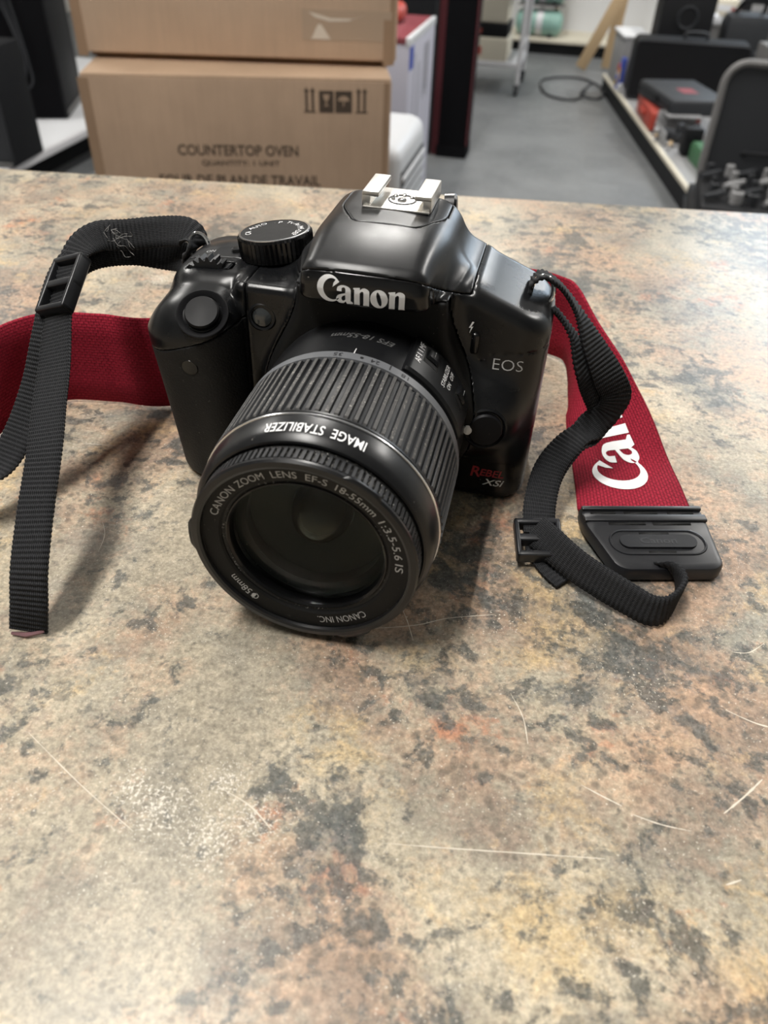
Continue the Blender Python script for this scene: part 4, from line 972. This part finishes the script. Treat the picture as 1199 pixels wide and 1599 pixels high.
def boxthing(name, label, cat, lo, hi, material, part='body', bev=6, group=None, rz=0.0):
    lo, hi = Vector(lo), Vector(hi); c = (lo+hi)/2
    t = thing(name, label, cat, (c.x*MM, c.y*MM, lo.z*MM), rz, group)
    h = hi-lo; b = B(); b.box((-h.x/2, -h.y/2, 0), (h.x/2, h.y/2, h.z), bev, 3); b.done(part, material, t, True)
    return t, h
def sub(t, name, lo, hi, material, bev=0.0):
    b = B(); b.box(lo, hi, bev, 2); return b.done(name, material, t, bev > 0)
# white air cooler with side louvres
t, h = boxthing('air_cooler', 'white rounded portable air cooler with slatted side beside the cartons', 'appliance', (-760, 1990, 0), (-385, 2400, 520), M['wht'], 'housing', 45)
sub(t, 'grille_recess', (h.x/2-1, -165, 130), (h.x/2+1.2, 165, 445), M['bk2'])
for k in range(10): sub(t, 'louvre', (h.x/2-2, -165, 136+k*31), (h.x/2+8, 165, 151+k*31), M['wht'], 3)
for x_ in (-150, 150):
    for y_ in (-170, 170): sub(t, 'foot', (x_-18, y_-18, -0), (x_+18, y_+18, 6), M['bk2'])
# white product carton with a red lid
t, h = boxthing('product_box', 'tall white product box with dull red top beside the black shelf end', 'box', (-960, 2740, 0), (-515, 3240, 655), M['lilac'], 'carton_body', 5)
sub(t, 'lid', (-h.x/2-2, -h.y/2-2, 640), (h.x/2-12, h.y/2+2, 660), M['marble'], 2)
sub(t, 'lid_edge', (h.x/2-14, -h.y/2-2, 636), (h.x/2+2, h.y/2+2, 661), M['wht'], 2)
sub(t, 'blue_sticker', (h.x/2-0.5, -h.y/2+5, 560), (h.x/2+1.2, -h.y/2+80, 630), M['blue'])
for y_, z0, z1, w_ in ((-140, 120, 600, 5), (-60, 300, 560, 10), (40, 420, 600, 8), (70, 430, 600, 8), (100, 440, 600, 8), (130, 410, 600, 6)): sub(t, 'printed_stripe', (h.x/2-0.5, y_, z0), (h.x/2+1.0, y_+w_, z1), M['gry'])
sub(t, 'printed_panel', (h.x/2-0.5, -10, 180), (h.x/2+1.0, 70, 330), M['marble'])
t, h = boxthing('red_bag', 'small red bundle lying on the product box', 'bag', (-720, 2980, 661), (-600, 3120, 720), M['red'], 'bundle', 25)
# black shelf end panel with dark red edging
t, h = boxthing('shelf_upright', 'tall black shelf end with dark red edging left of the aisle', 'shelf', (-560, 3815, 0), (-420, 3960, 2000), M['bkcloth'], 'panel', 4)
sub(t, 'edge_strip', (h.x/2-3, -h.y/2-4, 60), (h.x/2+4, -h.y/2+5, 2000), M['dred']); sub(t, 'edge_strip', (-h.x/2-34, -h.y/2+20, 0), (-h.x/2-2, -h.y/2+60, 2000), M['dred']); sub(t, 'base', (-h.x/2-6, -h.y/2-6, 0), (h.x/2+2, h.y/2, 50), M['bkcloth'])
t, h = boxthing('dark_cabinet', 'dark grey cabinet standing behind the white product box', 'cabinet', (-1500, 3820, 0), (-600, 4300, 1500), M['bk2'], 'carcass', 8)
sub(t, 'door', (-h.x/2+10, -h.y/2-14, 30), (-4, -h.y/2, 1480), M['bk']); sub(t, 'door', (4, -h.y/2-14, 30), (h.x/2-10, -h.y/2, 1480), M['bk'])

# white wheeled rack
rack = thing('wheeled_rack', 'white metal rack on castors standing by the far shelf', 'rack', (-0.62, 5.47, 0), 0)
for x_ in (-310, 310):
    for y_ in (-225, 225):
        b = B(); b.cyl((x_, y_, 62), (x_, y_, 1500), 14, n=12); b.done('post', M['whitem'], rack)
        b = B(); b.cyl((x_-11, y_, 28), (x_+11, y_, 28), 28, n=18); b.box((x_-16, y_-14, 28), (x_+16, y_+14, 64), 4); b.done('castor', M['bk2'], rack)
for z_ in (150, 560, 1000): sub(rack, 'rack_shelf', (-318, -233, z_), (318, 233, z_+26), M['whitem'], 4)
for s in (-1, 1): sub(rack, 'side_rail', (s*310-6, -225, 240), (s*310+6, 225, 262), M['whitem'])
for nm, lb, ct_, lo, hi, m_ in (('cream_box', 'cream flat box on the bottom shelf of the white rack', 'box', (-880, 5260, 176.5), (-390, 5560, 300), M['off']),
                               ('black_tool_case', 'black tool case lying on the cream box on the rack', 'case', (-860, 5270, 300.5), (-400, 5540, 372), M['bk']),
                               ('white_box', 'white box on top of the black case on the rack', 'box', (-870, 5280, 373), (-410, 5560, 545), M['off'])):
    t, h = boxthing(nm, lb, ct_, lo, hi, m_, 'body', 10); sub(t, 'front_label', (-h.x/2+40, -h.y/2-1, h.z*0.25), (h.x/2-160, -h.y/2+1, h.z*0.6), M['red'] if nm != 'white_box' else M['lgry'])
# far shelf with the two mint tanks
sh = thing('low_shelf', 'long low cream shelf with dark base along the far wall', 'shelf', (0.5, 6.87, 0))
sub(sh, 'base_panel', (-2600, -150, 0), (2600, 300, 78), M['bk']); sub(sh, 'shelf_board', (-2620, -185, 78), (2620, 300, 104), M['off'], 4)
for x_ in (-2600, -700, 520, 1700): sub(sh, 'divider', (x_, -60, 104), (x_+22, 300, 1000), M['off'], 2)
sub(sh, 'back_panel', (-2600, 280, 104), (2600, 300, 1000), M['wht'])
sub(sh, 'shelf_board', (-2620, -100, 1000), (2620, 300, 1024), M['off'], 4)
def tank(x, y, z, label):
    t = thing('air_tank', label, 'tank', (x*MM, y*MM, z*MM), R(-4), 'mint tanks on the far shelf')
    b = B(); r = 84; b.lathe([(0, -178), (40, -175), (68, -162), (r, -138), (r, 138), (68, 162), (40, 175), (0, 178)], (0, 0, r+6), (1, 0, 0), 32); b.done('shell', M['mint'], t)
    for s in (-1, 1): sub(t, 'saddle', (s*95-12, -60, 0), (s*95+12, 60, 24), M['bk2'], 3)
    b = B(); b.lathe([(r+1.5, -24), (r+1.5, 24)], (8, 0, r+6), (1, 0, 0), 32); b.done('band', M['wht'], t)
    b = B(); b.cyl((8, 0, 2*r+4), (8, 0, 2*r+22), 9, n=12); b.done('valve', M['whitem'], t)
    return t
tank(-300, 6795, 104, 'mint green horizontal tank with white band, lower one on the far shelf')
sub(thing('tank_tray', 'thin grey tray between the two mint green tanks', 'tray', (-0.300, 6.795, 0.304)), 'sheet', (-170, -70, 0), (170, 70, 6), M['gry'], 1)
tank(-300, 6795, 311, 'mint green horizontal tank, upper one stacked on the other')
# pale boards leaning at the corner of the platform
for (a0, a1, lb) in (((60, 6230, 5), (290, 6180, 560), 'pale wooden board leaning low by the far end of the aisle'), ((240, 6290, 5), (290, 6300, 900), 'pale upright wooden board behind the leaning board')):
    t = thing('wooden_board', lb, 'board', (a0[0]*MM, a0[1]*MM, 0), 0, 'boards at the end of the aisle'); A0 = Vector(a0); A1 = Vector(a1); dv = (A1-A0); q_ = Vector((0, 0, 1)).rotation_difference(dv.normalized()).to_matrix()
    b = B(); hh = Vector((38, 11, dv.length/2)); b.box(-hh, hh, 2, rot=q_, at=dv/2+Vector((0, 0, a0[2]+8))); b.done('plank', M['wood'], t)

# low platform on the right of the aisle
pa = math.atan2(614.3-366.1, -(3123.8-4620.9)); pdir = Vector((-math.sin(pa), math.cos(pa), 0))
plat = thing('display_platform', 'low display platform with cream edging along the right of the aisle', 'platform', (0.6143, 3.1238, 0), pa)
sub(plat, 'base', (8, -120, 0), (900, 2500, 84), M['bk']); sub(plat, 'edging', (0, -120, 82), (20, 2500, 102), M['off'], 4); sub(plat, 'deck', (20, -120, 84), (900, 2500, 99), M['lgry'])
def PL(x, y):   # platform coordinates -> room
    return (0.6143+(x*math.cos(pa)-y*math.sin(pa))*MM, 3.1238+(x*math.sin(pa)+y*math.cos(pa))*MM)
def onplat(name, label, cat, x, y, z, w_, d_, h_, material, rz=0.0, bev=8, part='body', group=None):
    X_, Y_ = PL(x, y); t = thing(name, label, cat, (X_, Y_, z*MM), pa+rz, group)
    b = B(); b.box((-w_/2, -d_/2, 0), (w_/2, d_/2, h_), bev, 3); b.done(part, material, t, True); return t
# red case with a black case on it
c_ = onplat('red_tool_case', 'orange red tool case under the black case on the platform', 'case', 145, 1330, 99.5, 250, 420, 92, M['red'], R(-2), 14, 'shell'); sub(c_, 'handle', (-140, -60, 40), (-124, 60, 62), M['red'], 5)
c_ = onplat('black_tool_case', 'black tool case lying across the orange red case', 'case', 190, 1290, 192, 300, 480, 74, M['bk2'], R(8), 16, 'shell'); sub(c_, 'lid_seam', (-151, -230, 36), (151, 230, 41), M['bk']); sub(c_, 'latch', (-156, -60, 26), (-146, -20, 52), M['bk']); sub(c_, 'sticker', (-40, -90, 73.5), (40, 20, 75), M['marble'])
# big black suitcase behind them
sc_ = thing('suitcase', 'large black suitcase standing on the platform behind the tool cases', 'suitcase', (0.655, 5.02, 0.1005), R(2))
b = B(); b.prism(rrect(-325, 300, 0, 300, 34, 6), lambda u, v_, d: (u, d, v_), -75, 95); b.done('shell', M['bk'], sc_, True)
b = B(); b.tube([(x, -76, z) for x, z in rrect(-318, 293, 8, 292, 30, 6)], 5, 6, True); b.done('piping', M['bk2'], sc_)
b = B(); b.tube(catmull([(-60, 10, 300), (-50, 10, 330), (50, 10, 330), (60, 10, 300)], 6), 9, 8); b.done('handle', M['bk2'], sc_)
# grey bin with bright packets at its foot
c_ = onplat('storage_bin', 'light grey storage bin with rolled rim left of the black suitcase', 'bin', 95, 2300, 99.5, 150, 300, 260, M['lgry'], 0, 16, 'bin_wall'); sub(c_, 'rim', (-84, -160, 250), (84, 160, 268), M['wht'], 6)
for x_, y_, hh, m_, lb in ((16, 2085, 70, 'blue', 'small blue packet leaning at the foot of the grey bin'), (24, 2120, 125, 'red', 'small red packet beside the grey bin'), (22, 2045, 170, 'blue', 'taller blue packet beside the red one'), (14, 1985, 45, 'wht', 'small white packet nearest the aisle edge')):
    c_ = onplat('packet', lb, 'packet', x_, y_, 99.5, 26, 30, hh, M[m_], 0.2, 5, 'wrapper', 'packets by the grey bin'); sub(c_, 'label', (-14, -10, hh*0.3), (-12.5, 10, hh*0.7), M['yel' if m_ == 'blue' else 'wht'])
# grey cabinet at the right, loudspeaker and bags at the back
c_ = onplat('grey_cabinet', 'plain grey cabinet at the right edge behind the open case', 'cabinet', 765, 1530, 99.5, 240, 400, 330, M['gry'], 0, 6, 'carcass'); sub(c_, 'door', (-115, -206, 10), (115, -200, 320), M['gry'])
t = thing('loudspeaker', 'black loudspeaker with two round cones behind the suitcase', 'speaker', (0.60, 5.44, 0.0995), R(6))
sub(t, 'cabinet', (-150, -120, 0), (150, 120, 480), M['bk'], 10)
for z_, r_ in ((150, 95), (365, 62)):
    b = B(); b.lathe([(r_, 0), (r_, 8), (r_*0.86, 10), (r_*0.8, 2), (r_*0.3, -20), (0, -14)], (0, -121, z_), (0, -1, 0), 28); b.done('cone', M['bk2'], t)
for k, (x_, y_, w_, d_, h_, m_, nm, lb, ct_) in enumerate(((0.96, 5.44, 270, 180, 400, 'bk2', 'shoulder_bag', 'charcoal shoulder bag standing behind the suitcase', 'bag'),)):
    t = thing(nm, lb, ct_, (x_, y_, 0.0995), 0.15); sub(t, 'pouch', (-w_/2, -d_/2, 0), (w_/2, d_/2, h_), M[m_], 50); sub(t, 'pocket', (-w_/2+40, -d_/2-22, 30), (w_/2-40, -d_/2+10, h_*0.55), M[m_], 14)
    b = B(); b.tube(catmull([(-w_*0.3, 0, h_-8), (-w_*0.2, -60, h_+60), (w_*0.2, -60, h_+70), (w_*0.3, 0, h_-8)], 8), 12, 8); b.done('strap', M['bk'], t)
# bench with odds and ends at the far right
bn = thing('side_bench', 'grey bench with pale top at the far right behind the cabinet', 'bench', (1.06, 6.14, 0), R(-15))
sub(bn, 'bench_top', (-330, -260, 360), (330, 260, 382), M['lgry'], 4); sub(bn, 'apron', (-318, -248, 280), (318, 248, 360), M['gry'])
for x_ in (-300, 300):
    for y_ in (-230, 230): sub(bn, 'leg', (x_-18, y_-18, 0), (x_+18, y_+18, 280), M['gry'], 2)
for nm, lb, ct_, x_, y_, w_, d_, h_, m_ in (('paper_stack', 'white stack of papers on the left end of the grey bench', 'papers', -235, -120, 150, 190, 22, 'wht'), ('red_tin', 'small red tin on the grey bench', 'tin', -60, -150, 60, 60, 70, 'red'), ('yellow_packet', 'small yellow packet beside the red tin on the bench', 'packet', 20, -170, 60, 40, 60, 'yel'),
                                          ('black_radio', 'black radio at the middle of the grey bench', 'radio', 60, 60, 220, 110, 120, 'bk'), ('cream_carton', 'cream carton at the back of the grey bench', 'box', -170, 110, 170, 150, 90, 'off'), ('blue_can', 'dark blue can at the right end of the bench', 'can', 200, -160, 80, 80, 110, 'navy')):
    q_ = Matrix.Rotation(R(-15), 3, 'Z') @ Vector((x_, y_, 0)); t = thing(nm, lb, ct_, (1.06+q_.x*MM, 6.14+q_.y*MM, 0.3825), R(-15)+0.2)
    if nm in ('red_tin', 'blue_can'):
        b = B(); b.lathe([(0, 0), (w_/2, 0), (w_/2, 3), (w_/2-3, 6), (w_/2-3, h_-6), (w_/2, h_-3), (w_/2, h_), (0, h_)], n=24); b.done('shell', M[m_], t); b = B(); b.lathe([(w_/2-4, h_), (w_/2-6, h_+4), (0, h_+4)], n=24); b.done('lid', M['lgry'], t)
    else:
        sub(t, 'body', (-w_/2, -d_/2, 0), (w_/2, d_/2, h_), M[m_], 6); sub(t, 'front_label', (-w_/4, -d_/2-1, h_*0.3), (w_/4, -d_/2+0.5, h_*0.7), M['lgry' if m_ in ('bk', 'wht') else 'wht'])
b = B(); b.prism(rrect(-120, 120, -85, 85, 6), lambda u, v_, d: (u, v_, d), 0, 14); bk_ = b.done('booklet', M['wht'], None); bk_.location = (0.60, 5.44, 0.5805); bk_.rotation_euler = (0, 0, 0.5); tag(bk_, 'white booklet lying on the loudspeaker at the back', 'booklet')
# tray of small tools in front of the red case
tr = onplat('tool_tray', 'grey metal tray with a folded lid on the platform in front of the cases', 'tray', 130, 980, 99.5, 190, 230, 12, M['lgry'], 0, 3, 'tray_floor')
for s in (-1, 1): sub(tr, 'tray_side', (s*95-3, -115, 0), (s*95+3, 115, 60), M['lgry'], 1)
sub(tr, 'tray_side', (-95, 109, 0), (95, 115, 110), M['lgry'], 1); sub(tr, 'lid', (-70, 20, 96), (98, 118, 104), M['lgry'], 1)
for x_, y_, z_, l_, m_, lb in ((80, 940, 112, 150, 'bk2', 'black cordless drill body lying in the grey tray'), (165, 930, 112, 110, 'bk', 'short black tool beside the drill in the tray')):
    X_, Y_ = PL(x_, y_); t = thing('power_tool', lb, 'tool', (X_, Y_, z_*MM), pa+0.5); sub(t, 'body', (-22, -l_/2, 0), (22, l_/2, 46), M[m_], 12); sub(t, 'grip', (-16, -l_/2+10, 30), (16, -l_/2+44, 86), M[m_], 9); b = B(); b.cyl((0, l_/2, 24), (0, l_/2+36, 24), 14, 8, n=14); b.done('chuck', M['whitem'], t)
for x_, y_, ln, lb in ((38, 1035, 120, 'wooden tool handle at the edge of the platform'), (70, 880, 95, 'second wooden handle nearer the counter')):
    X_, Y_ = PL(x_, y_); t = thing('hand_tool', lb, 'tool', (X_, Y_, 0.0995), pa-0.35); b = B(); b.lathe([(7, 0), (11, 20), (9, 60), (11, ln-8), (0, ln)], (0, -ln/2, 11), (0, 1, 0), 12); b.done('handle', M['wood'], t); b = B(); b.cyl((0, -ln/2, 11), (0, -ln/2-60, 11), 4, n=8); b.done('shaft', M['whitem'], t)
c_ = onplat('green_box', 'dark green box with a paler lid on the platform beside the open case', 'box', 150, 470, 99.5, 90, 420, 70, M['green'], 0, 4, 'body'); sub(c_, 'lid', (-40, -200, 70), (44, 205, 78), M['green'], 2); sub(c_, 'label', (-30, -120, 77.5), (20, -20, 79), M['wood'])
t = thing('folded_seat', 'dark blue grey padded board standing between the green box and the open case', 'board', (0.655, 3.30, 0.0995), R(8))
sub(t, 'pad', (-45, -16, 0), (60, 16, 310), M['navy'], 12); sub(t, 'edge_tube', (-52, -8, 0), (-46, 8, 300), M['lgry'], 2)
c_ = onplat('black_pouch', 'small black pouch behind the dark green box', 'pouch', 120, 745, 99.5, 80, 80, 120, M['bk'], 0, 14, 'pouch_body'); sub(c_, 'flap', (-41, -43, 60), (41, 0, 122), M['bk'], 8)
# open hard case with upright lid at the right
oc = thing('open_tool_case', 'open charcoal hard case with upright rounded lid and socket tools', 'case', (0.80, 2.68, 0.2415), R(-4))
pz = thing('black_crate', 'black crate under the open hard case', 'crate', (0.80, 2.70, 0), R(-4)); sub(pz, 'crate_wall', (-300, -230, 0), (300, 230, 240), M['bk'], 8)
for z_ in (60, 120, 180): sub(pz, 'rib', (-304, -234, z_), (304, 234, z_+12), M['bk2'])
b = B(); b.prism(rrect(-285, 285, 0, 400, 70, 8), lambda u, v_, d: (u, 190+d+v_*0.10, v_), 0, 42); b.done('lid', M['bk2'], oc, True)
b = B(); b.tube([(x, 188+z*0.10, z) for x, z in rrect(-280, 280, 4, 396, 68, 8)], 13, 8, True); b.done('rim', M['gry'], oc)
sub(oc, 'base_shell', (-285, -220, 0), (285, 205, 62), M['bk'], 16)
b = B(); b.tube(catmull([(-150, 176, 130), (-150, 166, 136), (80, 166, 136), (80, 176, 130)], 4), 7, 8); b.done('lid_handle', M['bk'], oc)
lr = random.Random(5)
for k in range(20):
    x_ = -245+(k % 4)*62+lr.uniform(-8, 8); y_ = -150+(k//4)*75+lr.uniform(-8, 8); r_ = lr.uniform(10, 20)
    b = B(); 
    if k % 3: b.lathe([(r_, 60), (r_, 96), (r_*0.7, 100), (r_*0.7, 84), (0, 84)], (x_, y_, 0), (0, 0, 1), 14)
    else: b.tube([(x_-34, y_-20, 76), (x_, y_, 80), (x_+30, y_+26, 86)], [9, 12, 8], 8)
    b.done('socket', M['lgry'] if k % 2 else M['bk2'], oc)
# cable lying in loops on the floor of the aisle
b = B(); cp = [(120, 5600, 8), (60, 5250, 8), (-120, 5330, 8), (-170, 5750, 8), (60, 5900, 8), (220, 5600, 14), (200, 5330, 8), (90, 5420, 8), (150, 5760, 8)]
b.tube(catmull(cp, 10), 7, 8); tag(b.done('floor_cable', M['bk2']), 'dark cable lying in loops on the grey aisle floor', 'cable')

# left side: ledge with loudspeaker and computer tower
led = thing('display_ledge', 'low ledge with white top and black base along the left side', 'ledge', (-2.025, 3.0, 0))
sub(led, 'base', (-1400, -1200, 0), (-130, 1500, 118), M['bk']); sub(led, 'ledge_board', (-1420, -1220, 118), (-28, 1520, 150), M['wht'], 3); sub(led, 'edging', (-27, -1220, 122), (0, 1520, 152), M['whitem'], 4)
sp_ = thing('loudspeaker', 'large black loudspeaker standing on the white ledge', 'speaker', (-2.38, 3.36, 0.1505), R(20))
sub(sp_, 'cabinet', (-150, -150, 0), (150, 260, 640), M['bk'], 6); sub(sp_, 'grille', (-140, -158, 10), (140, -150, 630), M['bkcloth'], 2); sub(sp_, 'trim', (151, -140, 14), (155, 250, 34), M['gry'])
b = B(); b.prism([(0, 0), (30, 10), (55, 5), (70, 30), (50, 60), (30, 40), (12, 55), (-5, 25)], lambda u, v_, d: (d, -100+u, 500+v_), 151, 153); b.done('torn_sticker', M['lgry'], sp_, False)
b = B()
for k, off in enumerate((0, 22, 46)):
    b.tube(catmull([(-60+off, -166, 640), (-30+off, -178, 480-20*k), (10+off*0.6, -180, 300-30*k), (-20+off, -176, 180-20*k), (-90, -170, 90)], 8), 5, 6)
cb_ = b.done('hanging_cable', M['bk2']); cb_.location = sp_.location; cb_.rotation_euler = (0, 0, R(20)); tag(cb_, 'grey cables hanging down the front of the loudspeaker', 'cable')
tw = thing('computer_tower', 'dark computer tower with pale striped label at the left edge', 'computer', (-2.135, 2.72, 0.1525), R(4))
sub(tw, 'case', (-150, -160, 0), (120, 60, 400), M['bk'], 6); sub(tw, 'front_panel', (-150, -168, 0), (118, -160, 398), M['bk2'], 3); sub(tw, 'foot_strip', (-140, -176, 6), (110, -168, 16), M['gry'])
for z_, m_ in ((386, 'lgry'), (352, 'wht'), (322, 'wht')): sub(tw, 'label_stripe', (-40, -170, z_), (96, -167.5, z_+12), M[m_])
sub(tw, 'blue_label', (70, -170.5, 322), (112, -167.2, 372), M['blue'])
